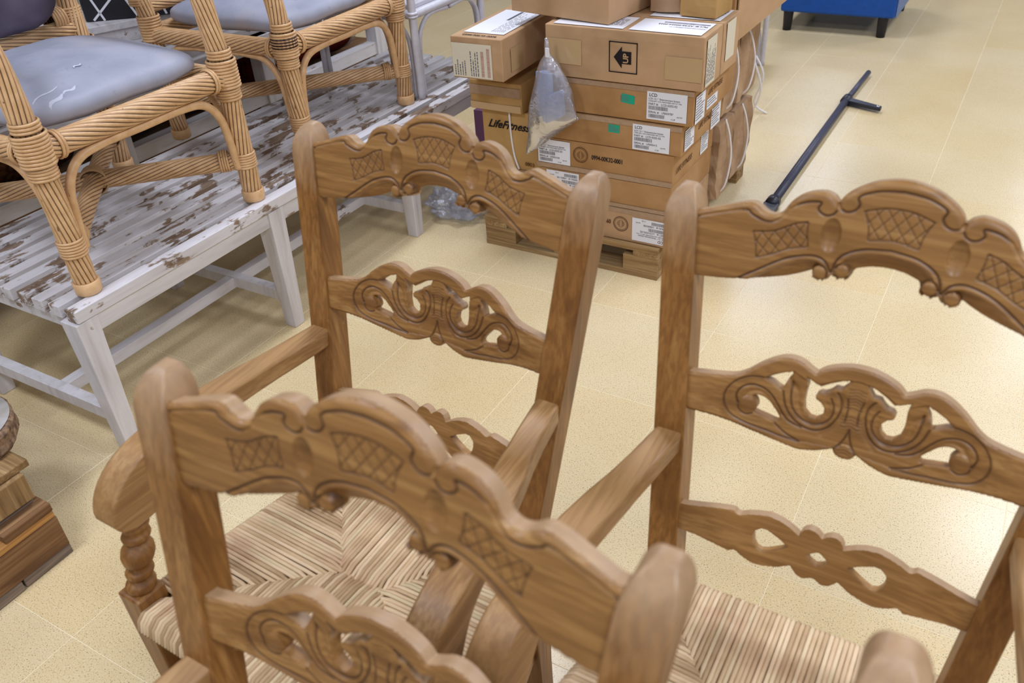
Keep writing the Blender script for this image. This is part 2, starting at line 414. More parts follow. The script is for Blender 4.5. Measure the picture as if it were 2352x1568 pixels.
def carved(name, outline, holes, bow, thick, depthfn, mat, cell=.0013, palez=9.):  # last argument: height above which the rail's edge walls turn paler
    xs = np.array([p[0] for p in outline]); zs = np.array([p[1] for p in outline])
    gx = np.arange(xs.min() - cell, xs.max() + 2 * cell, cell); gz = np.arange(zs.min() - cell, zs.max() + 2 * cell, cell)
    PX, PZ = np.meshgrid(gx, gz)
    cl = lambda P: list(P) + [P[0]]
    sd = dline(PX, PZ, cl(outline)); sd = np.where(inpoly(PX, PZ, outline), sd, -sd)
    hd = np.full(PX.shape, 9.)
    for h in holes:
        q = dline(PX, PZ, cl(h)); hd = np.minimum(hd, np.where(inpoly(PX, PZ, h), -q, q))
    sd_all = np.minimum(sd, hd)
    sd_all = np.where(np.abs(sd_all) < 1e-6, 1e-6, sd_all)
    depth, carve = depthfn(PX, PZ, sd, hd)
    nz, nx = PX.shape
    V = []; C = []
    idx = -np.ones(PX.shape, int)
    ins = sd_all > 0
    idx[ins] = np.arange(ins.sum())
    vx = list(PX[ins]); vz = list(PZ[ins]); vd = list(depth[ins]); vc = list(carve[ins])
    F = []; E = []
    a = ins[:-1, :-1]; b = ins[:-1, 1:]; c = ins[1:, 1:]; d = ins[1:, :-1]
    full = a & b & c & d
    I, J = np.nonzero(full)
    for i, j in zip(I, J): F.append((idx[i, j], idx[i, j + 1], idx[i + 1, j + 1], idx[i + 1, j]))
    part = (a | b | c | d) & ~full
    cut = {}
    def cp(i0, j0, i1, j1):
        k = (i0, j0, i1, j1) if (i0, j0) < (i1, j1) else (i1, j1, i0, j0)
        if k not in cut:
            s0 = sd_all[k[0], k[1]]; s1 = sd_all[k[2], k[3]]; t = s0 / (s0 - s1)
            cut[k] = len(vx)
            vx.append(lerp(PX[k[0], k[1]], PX[k[2], k[3]], t)); vz.append(lerp(PZ[k[0], k[1]], PZ[k[2], k[3]], t))
            q = (k[0], k[1]) if s0 > 0 else (k[2], k[3])
            vd.append(depth[q]); vc.append(carve[q])
        return cut[k]
    for i, j in zip(*np.nonzero(part)):
        cs = [(i, j), (i, j + 1), (i + 1, j + 1), (i + 1, j)]; poly = []; cuts = []
        for k in range(4):
            p, q = cs[k], cs[(k + 1) % 4]
            if ins[p]: poly.append(int(idx[p]))
            if ins[p] != ins[q]:
                v_ = cp(p[0], p[1], q[0], q[1]); poly.append(v_); cuts.append((v_, bool(ins[p])))
        if len(poly) > 2: F.append(tuple(poly))
        if len(cuts) == 2:
            (u, uo), (v_, vo) = cuts
            E.append((u, v_) if uo else (v_, u))
    n = len(vx); vx = np.array(vx); vz = np.array(vz); vd = np.array(vd)
    wz = W0 + W1 * (vz - .44)
    dz = vz - .44
    y = LEAN * dz + L2 * dz * dz + bow * (1 - np.minimum(1, (vx / wz) ** 2))
    front = np.stack([vx, y + vd, vz - vd * .25], 1)
    back = np.stack([vx, y + thick, vz - thick * .25], 1)
    Vv = np.concatenate([front, back, front, back])
    F2 = [tuple(i + n for i in f[::-1]) for f in F]
    Wl = [(e[0] + 2 * n, e[0] + 3 * n, e[1] + 3 * n, e[1] + 2 * n) for e in E]
    m = bpy.data.meshes.new(name)
    m.from_pydata(Vv.tolist(), [], [tuple(int(k) for k in f) for f in F] + F2 + Wl)
    m.materials.append(mat)
    m.polygons.foreach_set('use_smooth', [True] * len(m.polygons))
    at = m.attributes.new('carve', 'FLOAT', 'POINT'); vc = np.array(vc); wl = np.where(vz > palez, -.55, 0.)
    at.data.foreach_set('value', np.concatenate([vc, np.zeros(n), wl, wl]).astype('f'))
    m.update()
    bm = bmesh.new(); bm.from_mesh(m)
    loose = [v for v in bm.verts if not v.link_faces]
    bmesh.ops.delete(bm, geom=loose, context='VERTS')
    bm.to_mesh(m); bm.free()
    return m
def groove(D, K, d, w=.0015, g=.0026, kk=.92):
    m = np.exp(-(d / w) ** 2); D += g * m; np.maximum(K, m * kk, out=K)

cr_top = smooth(mm([(-270, 1108), (-252, 1109), (-222, 1119), (-192, 1128), (-180, 1126), (-168, 1118), (-156, 1116), (-145, 1122), (-137, 1136), (-126, 1147), (-110, 1154), (-94, 1156), (-83, 1152)]), 3) + \
    smooth(mm([(-76, 1145), (-70, 1156), (-57, 1167), (-37, 1178), (-14, 1184), (0, 1185)]), 3)
cr_bot = smooth(mm([(-270, 1013), (-249, 1014), (-217, 1016), (-186, 1020), (-156, 1025), (-130, 1031), (-108, 1040), (-95, 1047)]), 3) + \
    smooth(mm([(-94, 1044), (-89, 1040), (-80, 1037), (-71, 1041), (-68, 1048)]), 3) + \
    smooth(mm([(-66, 1049), (-60, 1044), (-51, 1044), (-44, 1049), (-42, 1056)]), 3) + \
    smooth(mm([(-39, 1060), (-20, 1066), (0, 1068)]), 3)
cr_out = symm_closed(cr_top, cr_bot)
G1 = smooth(mm([(-265, 1097), (-224, 1110), (-194, 1118), (-185, 1113), (-170, 1107), (-156, 1107), (-144, 1115), (-132, 1131), (-115, 1140), (-98, 1142), (-100, 1134), (-95, 1128), (-87, 1126), (-80, 1129), (-76, 1136), (-76, 1144)]), 4)
G2 = smooth(mm([(-75, 1144), (-72, 1138), (-64, 1135), (-55, 1138), (-50, 1146), (-53, 1155), (-46, 1161), (-27, 1168), (0, 1171)]), 4)
GB1 = smooth(mm([(-192, 1019), (-165, 1037), (-135, 1057), (-111, 1067), (-92, 1070), (-78, 1065), (-69, 1052)]), 4)
GB2 = smooth(mm([(-68, 1052), (-64, 1069), (-53, 1081), (-31, 1091), (0, 1095)]), 4)
LAT1 = smooth(mm([(-179, 1090), (-151, 1095), (-128, 1108), (-110, 1114)]), 3) + smooth(mm([(-109, 1113), (-108, 1098), (-104, 1082)]), 3) + smooth(mm([(-106, 1080), (-128, 1074), (-150, 1062), (-170, 1054)]), 3) + smooth(mm([(-170, 1056), (-173, 1073), (-179, 1090)]), 3)
LAT2 = smooth(mm([(-42, 1140), (-20, 1147), (0, 1149), (20, 1147), (42, 1140)]), 3) + smooth(mm([(41, 1138), (34, 1122), (31, 1104)]), 3) + smooth(mm([(30, 1103), (0, 1108), (-30, 1103)]), 3) + smooth(mm([(-31, 1104), (-34, 1122), (-42, 1140)]), 3)
def crest_depth(X, Z, sd, hd):
    D = np.zeros(X.shape); K = np.zeros(X.shape)
    A = -np.abs(X)
    top = Z > 1.0 + .075 + .06 * (1 - np.abs(X) / .27)
    Rr = .0085; e = np.clip(sd, 0, Rr)
    D += np.where(Z > 1.075, Rr - np.sqrt(np.maximum(0, Rr * Rr - (Rr - e) ** 2)), 0)
    D += np.where(Z <= 1.075, .003 - np.sqrt(np.maximum(0, .003 ** 2 - (.003 - np.clip(sd, 0, .003)) ** 2)), 0)
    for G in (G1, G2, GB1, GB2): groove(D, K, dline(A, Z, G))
    # rounded crest band above the top groove
    # cove under the lower bead
    reg = inpoly(A, Z, GB1 + mm([(-68, 1041), (-80, 1037), (-95, 1044), (-130, 1030), (-192, 1018)])) | inpoly(A, Z, GB2 + mm([(0, 1060), (-20, 1060), (-42, 1052), (-52, 1043), (-68, 1047)]))
    q = np.minimum(dline(A, Z, GB1), dline(A, Z, GB2))
    ball = np.minimum(np.hypot(A + .083, Z - 1.0485), np.hypot(A + .0545, Z - 1.0555))
    cove = np.clip((q - .006) / .003, 0, 1) * .006 + np.clip(q - .0075, 0, 1) * .75
    keep = np.clip((ball - .0095) / .002, 0, 1)
    D += np.where(reg, np.minimum(cove, .018) * keep, 0)
    D += np.where(ball < .0098, .004 * (1 - np.sqrt(np.maximum(0, 1 - (ball / .0100) ** 2))) + .001, 0)
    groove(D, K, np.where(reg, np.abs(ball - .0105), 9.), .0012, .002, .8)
    K = np.where((Z > 1.09) & (sd < .009), np.minimum(K, -.5 * np.clip(1 - sd / .009, 0, 1)), K)  # paler band along the upper crest edge
    # dished ovals
    r2 = ((A + .0775) / .0130) ** 2 + ((Z - 1.102) / .0230) ** 2
    D += np.where(r2 < 1, .0062 * (1 - r2) ** .7, 0)
    K = np.maximum(K, np.where(r2 < 1, .28 * np.clip((Z - 1.095) / .02, 0, 1), 0))
    # lattice panels
    for P, ang in ((LAT1, .55), (LAT2, 0.)):
        XX = A if P is LAT1 else X
        ip = inpoly(XX, Z, P); de = dline(XX, Z, P + [P[0]])
        groove(D, K, de, .0011, .0015, .7)
        cx_, cz_ = np.mean(P, 0)
        u = (XX - cx_) * math.cos(ang * .4) + (Z - cz_) * math.sin(ang * .4); v = -(XX - cx_) * math.sin(ang * .4) + (Z - cz_) * math.cos(ang * .4)
        st = .0135
        for sgn in (1, -1):
            ph = (u * .80 + sgn * v * .62) / st
            dd = np.abs(ph - np.round(ph)) * st
            groove(D, K, np.where(ip, dd, 9.), .0009, .0013, .6)
        D += np.where(ip, .0006, 0)
    return D, K
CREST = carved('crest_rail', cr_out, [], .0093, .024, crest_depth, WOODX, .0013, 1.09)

md_top = smooth(mm([(-245, 864), (-226, 865), (-200, 866), (-180, 868), (-168, 871), (-155, 879), (-140, 892), (-120, 905), (-102, 911), (-84, 909), (-70, 901)]), 3) + smooth(mm([(-60, 896), (-50, 905), (-34, 912), (-15, 917), (0, 918)]), 3)
md_bot = smooth(mm([(-245, 804), (-226, 803), (-196, 800), (-164, 794), (-132, 786), (-99, 779), (-78, 775), (-60, 774), (-40, 778), (-24, 785), (-17, 788)]), 3) + smooth(mm([(-15, 786), (-11, 780), (0, 777)]), 3)
md_out = symm_closed(md_top, md_bot)
H1 = smooth(mm([(-143, 842), (-135, 845), (-125, 843), (-116, 837), (-108, 828), (-101, 820), (-97, 813), (-102, 808), (-115, 811), (-128, 814), (-137, 817), (-133, 823), (-134, 831), (-138, 837), (-143, 842)]), 2)
H2 = mm([(-129, 873), (-116, 882), (-101, 889), (-92, 891), (-91, 886), (-97, 877), (-100, 868), (-102, 860), (-108, 863), (-118, 869)])
H3 = mm([(-71, 888), (-62, 884), (-50, 878), (-38, 886), (-24, 893), (-12, 897), (-15, 889), (-22, 880), (-31, 880), (-37, 873), (-43, 869), (-50, 868), (-55, 863), (-53, 857), (-46, 854), (-40, 847), (-39, 838), (-42, 830), (-49, 825), (-58, 826), (-66, 833), (-69, 847), (-69, 860), (-68, 874)])
holes = [H1, H2, H3, mir(H1)[::-1], mir(H2)[::-1], mir(H3)[::-1]]
MG = [smooth(mm(L), 4) for L in (
    [(-131, 874), (-146, 873), (-159, 868), (-172, 858), (-181, 842), (-180, 824), (-170, 809), (-155, 801), (-137, 796), (-112, 792), (-91, 788), (-66, 786)],
    [(-161, 827), (-165, 840), (-159, 852), (-146, 859), (-132, 858), (-118, 851), (-106, 838), (-95, 823), (-83, 813), (-66, 808)],
    [(-100, 858), (-94, 838), (-81, 820), (-63, 810), (-45, 809), (-30, 818), (-20, 836), (-17, 853), (-20, 866), (-26, 874)],
    [(-89, 875), (-88, 853), (-83, 836), (-71, 823), (-56, 817), (-43, 819), (-32, 828), (-27, 840), (-28, 853), (-33, 863)],
    [(-11, 869), (-8, 851), (-9, 833)],
    [(0, 824), (-3, 811), (-9, 797), (-17, 787)],
    [(-103, 806), (-93, 798), (-80, 791), (-64, 786)],
    [(-161, 827), (-158, 817), (-148, 811), (-138, 814)])]
def mid_depth(X, Z, sd, hd):
    D = np.zeros(X.shape); K = np.zeros(X.shape); A = -np.abs(X)
    Rr = .005; e = np.clip(sd, 0, Rr); D += Rr - np.sqrt(np.maximum(0, Rr * Rr - (Rr - e) ** 2))
    e = np.clip(hd, 0, .003); D += .003 - np.sqrt(np.maximum(0, .003 ** 2 - (.003 - e) ** 2))
    inner = inpoly(A, Z, MG[0] + mm([(-17, 790), (0, 800), (0, 900), (-30, 893), (-60, 878), (-90, 893)]))
    D += np.where(inner, .0022 * np.clip(dline(A, Z, MG[0]) / .004, 0, 1), 0)
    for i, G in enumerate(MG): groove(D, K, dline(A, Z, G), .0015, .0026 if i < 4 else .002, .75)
    # hollowed leaf and scroll channels
    for L, wd, dp in ((mm([(-96, 880), (-80, 862), (-77, 845), (-67, 828), (-55, 820), (-42, 824), (-34, 838), (-35, 852)]), .0045, .003),
                      (mm([(-152, 834), (-148, 846), (-134, 851), (-122, 846), (-110, 834), (-100, 820)]), .004, .0028),
                      (mm([(-20, 872), (-14, 850), (-18, 828), (-36, 806)]), .004, .002)):
        D += dp * np.exp(-(dline(A, Z, smooth(L, 4)) / wd) ** 2)
    # volute ball
    rb = np.hypot(A + .146, Z - .828)
    D = np.where(rb < .0125, np.minimum(D, .0035 - .0035 * np.sqrt(np.maximum(0, 1 - (rb / .0125) ** 2))), D)
    # gouge ticks on the central sheaf
    for zc, z1_, wd in ((.885, .855, .012), (.842, .826, .014), (.800, .784, .010)):
        z = zc
        while z > z1_:
            groove(D, K, np.where(np.abs(X) < wd, np.abs(Z - z - .0015 * np.cos(X * 300)), 9.), .0009, .0012, .4)
            z -= .0048
    return D, K
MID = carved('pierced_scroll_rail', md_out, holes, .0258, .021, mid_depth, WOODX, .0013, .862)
lw_top = mm([(-235, 638), (-210, 641), (-191, 643), (-166, 647), (-142, 650), (-135, 650), (-130, 646), (-125, 645), (-113, 650), (-98, 654), (-81, 657), (-64, 654), (-48, 648), (-33, 639), (-32, 645), (-27, 652), (-20, 656), (-12, 655), (-5, 651), (0, 646)])
lw_bot = mm([(-235, 597), (-210, 595), (-188, 592), (-157, 584), (-132, 578), (-124, 583), (-109, 574), (-93, 568), (-75, 569), (-55, 574), (-36, 585), (-33, 581), (-24, 572), (-13, 570), (-5, 574), (0, 577)])
lw_out = symm_closed(lw_top, lw_bot)
LH = mm([(-44, 614), (-56, 605), (-72, 596), (-83, 592), (-92, 595), (-97, 603), (-100, 616), (-98, 626), (-90, 632), (-78, 632), (-62, 625)])
LD = mm([(-16, 612), (-8, 618), (0, 623), (8, 618), (16, 612), (11, 602), (0, 597), (-11, 602)])
def low_depth(X, Z, sd, hd):
    D = np.zeros(X.shape); m = np.minimum(sd, hd); e = np.clip(m, 0, .002)
    D += .002 - np.sqrt(np.maximum(0, .002 ** 2 - (.002 - e) ** 2)); return D, np.zeros(X.shape)
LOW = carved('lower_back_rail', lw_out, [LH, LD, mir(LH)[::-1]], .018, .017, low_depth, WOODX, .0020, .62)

# ------------------------------------------------------------------ rush seat weave
def hw(y): return lerp(.345, .256, min(1, max(0, (y + .44) / .50)))   # seat half width
YF, YB, YC, XC = -.447, .075, -.184, .045
def strand_mesh():
    V = []; F = []; T = []
    def tube(P, r, tint):
        P = [Vector(p) for p in P]; n = 6; o = len(V)
        for i, p in enumerate(P):
            t = (P[min(i + 1, len(P) - 1)] - P[max(i - 1, 0)]).normalized()
            up = Vector((0, 0, 1)); s = t.cross(up)
            if s.length < .15: s = side
            s.normalize(); u = s.cross(t)
            for j in range(n):
                a = 2 * PI * j / n + .35 * i
                V.append(p + s * r * math.cos(a) + u * r * .8 * math.sin(a)); T.append(tint)
        for i in range(len(P) - 1):
            for j in range(n):
                a = o + i * n + j; b = o + i * n + (j + 1) % n
                F.append((a, b, b + n, a + n))
    def edge(xo, yo, dx, dy, xi, yi, jit):
        # from under the rim, over and inwards to (xi,yi)
        P = []
        for off, z in ((.030, .398), (.004, .405), (-.002, .425), (.004, .443), (.018, .4535)):
            P.append((xo + dx * off, yo + dy * off, z + jit * .3))
        L = math.hypot(xi - xo, yi - yo)
        for t in (.35, .65, .92):
            P.append((lerp(xo, xi, t), lerp(yo, yi, t), lerp(.4535, .446, t) + .002 * math.sin(t * 3) + jit))
        P.append((xi + dx * .005 * math.copysign(1, xi - xo) * dx + random.uniform(-.003, .003), yi + abs(dy) * .005 * math.copysign(1, yi - yo) + random.uniform(-.003, .003), .440)); return P
    st = .0078
    y = -.373
    while y < .045:
        if y < YC: xi = lerp(-.330, -XC, (y + .425) / (YC + .425))
        else: xi = lerp(-XC, -.245, (y - YC) / (.05 - YC))
        for sx in (-1, 1):
            side = Vector((0, 1, 0))
            bul = .003 * math.sin((y + .44) / .5 * PI)
            xo = -hw(y) - bul; q = random.uniform(-.0012, .0012)
            P = edge(xo, y, 1, 0, min(xi, -.02), y + q, random.uniform(-.0007, .0007))
            tube([(p[0] * -sx if sx > 0 else p[0], p[1], p[2]) for p in P], st * .545, random.random())
        y += st
    x = -.288
    while x < .288:
        ax = abs(x); side = Vector((1, 0, 0))
        yi = YC if ax < XC else lerp(YC, -.425, (ax - XC) / (.330 - XC))
        tube(edge(x, YF, 0, 1, x + random.uniform(-.001, .001), yi, random.uniform(-.0007, .0007)), st * .545, random.random())
        if ax < .235:
            yi = YC if ax < XC else lerp(YC, .05, (ax - XC) / (.245 - XC))
            tube(edge(x, YB, 0, -1, x + random.uniform(-.001, .001), yi, random.uniform(-.0007, .0007)), st * .545, random.random())
        x += st
    m = bpy.data.meshes.new('rush_weave'); m.from_pydata([tuple(v) for v in V], [], F); m.materials.append(RUSH)
    m.polygons.foreach_set('use_smooth', [True] * len(F))
    a = m.attributes.new('tint', 'FLOAT', 'POINT'); a.data.foreach_set('value', T); m.update(); return m
WEAVE = strand_mesh()

# ------------------------------------------------------------------ carved armchair
ARM_TOP = [(.12, .766), (0, .763), (-.1, .760), (-.2, .757), (-.26, .752), (-.31, .744), (-.345, .733), (-.375, .716), (-.398, .694), (-.412, .668), (-.415, .645), (-.404, .624)]
ARM_BOT = [(.12, .729), (0, .726), (-.1, .722), (-.19, .713), (-.24, .703), (-.275, .690), (-.298, .672), (-.312, .652), (-.322, .636), (-.332, .624), (-.350, .618), (-.385, .616)]
ARM_X = [(-.47, .316), (-.35, .316), (-.28, .311), (-.2, .302), (-.12, .288), (-.04, .272), (.04, .258), (.12, .249)]
ARM_W = [(-.47, .058), (-.3, .058), (-.18, .060), (-.10, .056), (-.04, .048), (.12, .042)]
def soft(m):
    m.set_sharp_from_angle(angle=math.radians(40)); return m
def arm_mesh(s):
    b = MB(); secs = []
    T = catmull([(y, z, 0) for y, z in ARM_TOP], 2); B = catmull([(y, z, 0) for y, z in ARM_BOT], 2)
    for t, u in zip(T, B):
        r = []
        for (y, z), sg in (((t.x, t.y), -1), ((t.x, t.y), 1), ((u.x, u.y), 1), ((u.x, u.y), -1)):
            x = interp(ARM_X, y); w = interp(ARM_W, y)
            r.append((s * (x + sg * w / 2), y, z))
        secs.append(r if s > 0 else r[::-1])
    return soft(b.loft(secs, True).mesh('arm', WOODY))
def post_mesh(s):
    b = MB(); secs = []
    zs = [0, .1, .2, .3, .4, .44, .5, .56, .62, .68, .74, .8, .86, .92, .98, 1.03, 1.06, 1.080]
    top = [(1.089 + .043 * math.sin(math.radians(a)), .050 * (1 - math.cos(math.radians(a))), .022 * (1 - math.cos(math.radians(a)))) for a in range(10, 90, 10)]
    def ring(z, f, bk, w=.050, inx=0.):
        xi = .201 + .0875 * max(0, z - .44) + inx; xo = xi + w - 2 * inx
        y = yback(z)
        return [(s * xi, y + f - .006, z), (s * xo, y + f - .006, z), (s * xo, y + .046 - bk, z), (s * xi, y + .046 - bk, z)]
    for z in zs: secs.append(ring(z, 0 if z > .1 else .004, 0 if z > .1 else .004))
    for z, f, bk in top: secs.append(ring(z, f * .72, bk * .5, inx=bk * 1.0))
    if s < 0: secs = [r[::-1] for r in secs]
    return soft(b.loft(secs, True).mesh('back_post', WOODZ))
def leg_mesh(s):
    b = MB(); secs = []
    for z, h in ((0, .020), (.04, .022), (.2, .0255), (.36, .028), (.472, .029), (.476, .027)):
        cx_ = s * .317; cy_ = -.405
        secs.append([(cx_ - h, cy_ - h, z), (cx_ + h, cy_ - h, z), (cx_ + h, cy_ + h, z), (cx_ - h, cy_ + h, z)])
    return b.loft(secs).mesh('front_leg', WOODZ)
def bal_mesh(s):
    prof = [(.022, .470), (.0265, .478), (.027, .486), (.024, .492), (.0175, .496), (.0175, .500), (.0235, .504), (.0255, .510), (.0235, .516), (.0175, .520), (.019, .525),
            (.0265, .532), (.030, .545), (.0285, .556), (.022, .565), (.0165, .569), (.0165, .572), (.0235, .576), (.0258, .582), (.0235, .588), (.018, .592), (.0225, .597), (.0245, .603), (.0225, .609), (.0165, .614), (.017, .619), (.0205, .626), (.023, .640)]
    b = MB().lathe(prof, 24, (s * .318, -.402, 0)); b.v = [(x, y + (z - .478) * .26, z) for x, y, z in b.v]
    return b.mesh('baluster', WOODZ)
MESH = {}
for s in (-1, 1):
    MESH['arm', s] = arm_mesh(s); MESH['post', s] = post_mesh(s); MESH['leg', s] = leg_mesh(s); MESH['bal', s] = bal_mesh(s)
pad = MB()
pad.loft([[(-.286, YF + .012, z), (.286, YF + .012, z), (.290, -.372, z), (.322, -.370, z), (.25, .0, z), (.225, YB - .012, z), (-.225, YB - .012, z), (-.25, .0, z), (-.322, -.370, z), (-.290, -.372, z)] for z in (.400, .438)])
MESH['pad'] = pad.mesh('seat_core', RUSHD)
rr = MB()
for z in (.17,):
    rr.box(-.30, .30, -.415, -.390, z + .08, z + .115)
MESH['fs'] = rr.mesh('stretcher', WOODX)
ss = []
for s in (-1, 1):
    b = MB(); x0, x1 = s * .316, s * .226
    b.loft([[(x - .011, y, .14), (x + .011, y, .14), (x + .011, y, .172), (x - .011, y, .172)] for x, y in ((x0, -.385), (x1, .01))])
    MESH['ss', s] = b.mesh('stretcher', WOODY)
def bev(o, w=.004, ang=50, seg=2):
    m = o.modifiers.new('bevel', 'BEVEL'); m.width = w; m.segments = seg; m.limit_method = 'ANGLE'; m.angle_limit = math.radians(ang); return o
def carved_chair(label, M):
    t = thing('carved_armchair', label, 'armchair', group='carved pine armchairs')
    t.matrix_world = Matrix(M)
    link('crest_rail', CREST, t); link('pierced_scroll_rail', MID, t); link('lower_back_rail', LOW, t)
    w = link('rush_weave', WEAVE, t); w['kind'] = 'stuff'
    link('seat_core', MESH['pad'], t)
    bev(link('stretcher', MESH['fs'], t), .003)
    for s in (-1, 1):
        bev(link('back_post', MESH['post', s], t), .0075, 40, 3)
        bev(link('arm', MESH['arm', s], t), .005, 50)
        bev(link('front_leg', MESH['leg', s], t), .004, 40)
        link('baluster', MESH['bal', s], t)
        bev(link('stretcher', MESH['ss', s], t), .003)
    return t
def mat4(Rm, o): return [tuple(Rm[i]) + (o[i],) for i in range(3)] + [(0, 0, 0, 1)]
CA = mat4([[0.9995, 0.0301, -0.0065], [-0.0301, 0.9995, 0.004], [0.0067, -0.0038, 1.0]], [-0.7951, 0.8928, 0.0])
CB = mat4([[1.0, 0.0075, -0.0017], [-0.0075, 1.0, 0.0057], [0.0017, -0.0057, 1.0]], [-0.0854, 0.9057, 0.0])
CC = mat4([[0.9999, 0.0003, 0.012], [-0.0002, 1.0, -0.0089], [-0.012, 0.0089, 0.9999]], [-0.4446, 0.2607, 0.0])
carved_chair('carved pine armchair standing nearest the slatted bench, rush seat in full view', CA)
carved_chair('carved pine armchair on the right, only its back half of the rush seat showing', CB)
carved_chair('closest carved pine armchair, slightly out of focus, standing in front of the other carved chairs', CC)
PLACE_D = True
if PLACE_D:
    CD = mat4([[1, 0, 0], [0, 1, 0], [0, 0, 1]], [0.312, 0.246, 0.0])
    carved_chair('armchair of which only one blurred rounded post top shows at the bottom right', CD)

# ------------------------------------------------------------------ slatted bench
BZ = .50
def slatted_bench():
    t = thing('slatted_bench', 'long low white slatted bench with worn paint, holding the rattan armchairs', 'bench', (-2.35, 2.2, 0))
    ox, oy = -2.35, 2.2
    k = 0
    x = -2.018
    while x > -2.74:
        jy = random.uniform(-.004, .004)
        MB().box(x - .045 - ox, x - ox, 1.036 + jy - oy, 3.36 - oy, BZ - .038, BZ + random.uniform(-.001, 0)).obj('slat', PAINTW, t, .0025)
        x -= .0722
    for xx in (-2.052, -2.70):
        MB().box(xx - .0 - ox, xx + .024 - ox, 1.09 - oy, 3.32 - oy, BZ - .092, BZ - .040).obj('apron', PAINTB, t, .002)
    for y in (1.06, 1.80, 2.56, 3.29):
        MB().box(-2.71 - ox, -2.03 - ox, y - .014 - oy, y + .014 - oy, BZ - .078, BZ - .040).obj('batten', PAINTB, t, .002)
        for sx, xx in ((1, -2.055), (-1, -2.685)):
            b = MB(); secs = []
            for z, h in ((0, .024), (BZ - .040, .035)):
                secs.append([(xx - h - ox, y - h - oy, z), (xx + h - ox, y - h - oy, z), (xx + h - ox, y + h - oy, z), (xx - h - ox, y + h - oy, z)])
            b.loft(secs).obj('leg', PAINT, t, .003)
        MB().box(-2.665 - ox, -2.075 - ox, y - .018 - oy, y + .018 - oy, .10, .142).obj('cross_stretcher', PAINT, t, .002)
    MB().box(-2.345 - ox, -2.305 - ox, 1.079 - oy, 3.27 - oy, .098, .138).obj('long_stretcher', PAINTB, t, .002)
    return t
slatted_bench()

# ------------------------------------------------------------------ rattan armchairs (front along local -Y ... +Y back)
def binding(cx_, cy_, cz_, axis, r, h, coils, parent, mat=RATTAN, name='binding'):
    A = Vector(axis).normalized(); up = Vector((0, 0, 1)) if abs(A.z) < .9 else Vector((1, 0, 0))
    u = A.cross(up).normalized(); v = A.cross(u)
    b = MB(); P = []
    c = Vector((cx_, cy_, cz_))
    rc = h / coils / 2
    for i in range(coils):
        cc = c + A * (-h / 2 + h * (i + .5) / coils)
        tor = []
        for k in range(20):
            a = 2 * PI * k / 20; dr = u * math.cos(a) + v * math.sin(a)
            ring = [cc + dr * (r + rc * math.cos(q)) + A * (rc * 1.05 * math.sin(q)) for q in (0, 1.05, 2.1, 3.14, 4.2, 5.25)]
            tor.append(ring)
        vs = [p for rg in tor for p in rg]; fs = []; cv = []
        for k in range(20):
            for q in range(6):
                a0 = k * 6 + q; a1 = k * 6 + (q + 1) % 6; b0 = ((k + 1) % 20) * 6 + q; b1 = ((k + 1) % 20) * 6 + (q + 1) % 6
                fs.append((a0, b0, b1, a1))
            cv += [0, .35, 1, 1, 1, .35]
        b.add(vs, fs, [0, .1, .8, 1, .8, .1] * 20, True)
    b.add([c + A * sgn * h * .5 + (u * math.cos(2 * PI * k / 16) + v * math.sin(2 * PI * k / 16)) * r * .98 for sgn in (-1, 1) for k in range(16)],
          [(k, (k + 1) % 16, 16 + (k + 1) % 16, 16 + k) for k in range(16)], [1.] * 32, True)
    return b.obj(name, mat, parent)
def pole(name, pts, R, parent, twist=9., lobes=15, amp=.15, k=1, mat=RATTAN, ph=0.):
    P = []
    pts = [Vector(p) for p in pts]
    if len(pts) == 2:
        L = (pts[1] - pts[0]).length; n = max(2, int(L / .016)); P = [pts[0].lerp(pts[1], i / n) for i in range(n + 1)]
    else: P = catmull(pts, 8)
    b = MB(); b.tube(P, R, lobes * 5, True, True, lobes, twist, amp, ph)
    return b.obj(name, mat, parent)
def cane(name, pts, R, parent, mat=RATTAN):
    return MB().tube(catmull(pts, 8), R, 12).obj(name, mat, parent)
def pillow(name, x0, x1, y0, y1, z0, z1, parent, mat, crown=.03, tear=False, back=False):
    N = 36; b = MB(); vs = []; cv = []
    sup = lambda a, e: math.copysign(abs(a) ** e, a)
    rows = 18
    for i in range(rows + 1):
        ph = -PI / 2 + PI * i / rows
        for j in range(N * 2):
            a = 2 * PI * j / (N * 2)
            cx_, sx_ = sup(math.cos(a), .32), sup(math.sin(a), .32)
            cp, sp = sup(math.cos(ph), .35), sup(math.sin(ph), .75)
            X = cx_ * cp; Y = sx_ * cp; Z = sp
            x = lerp(x0, x1, (X + 1) / 2); y = lerp(y0, y1, (Y + 1) / 2)
            z = lerp(z0, z1, (Z + 1) / 2) + (crown * (1 - X * X) * (1 - Y * Y) if Z > 0 else 0)
            z += .003 * math.sin(x * 31 + y * 17)
            vs.append((x, y, z)); cv.append(0.)
    fs = []
    M2 = N * 2
    for i in range(rows):
        for j in range(M2):
            a = i * M2 + j; q = i * M2 + (j + 1) % M2
            fs.append((a, q, q + M2, a + M2))
    b.add(vs, fs, cv, True)
    return b.obj(name, mat, parent)
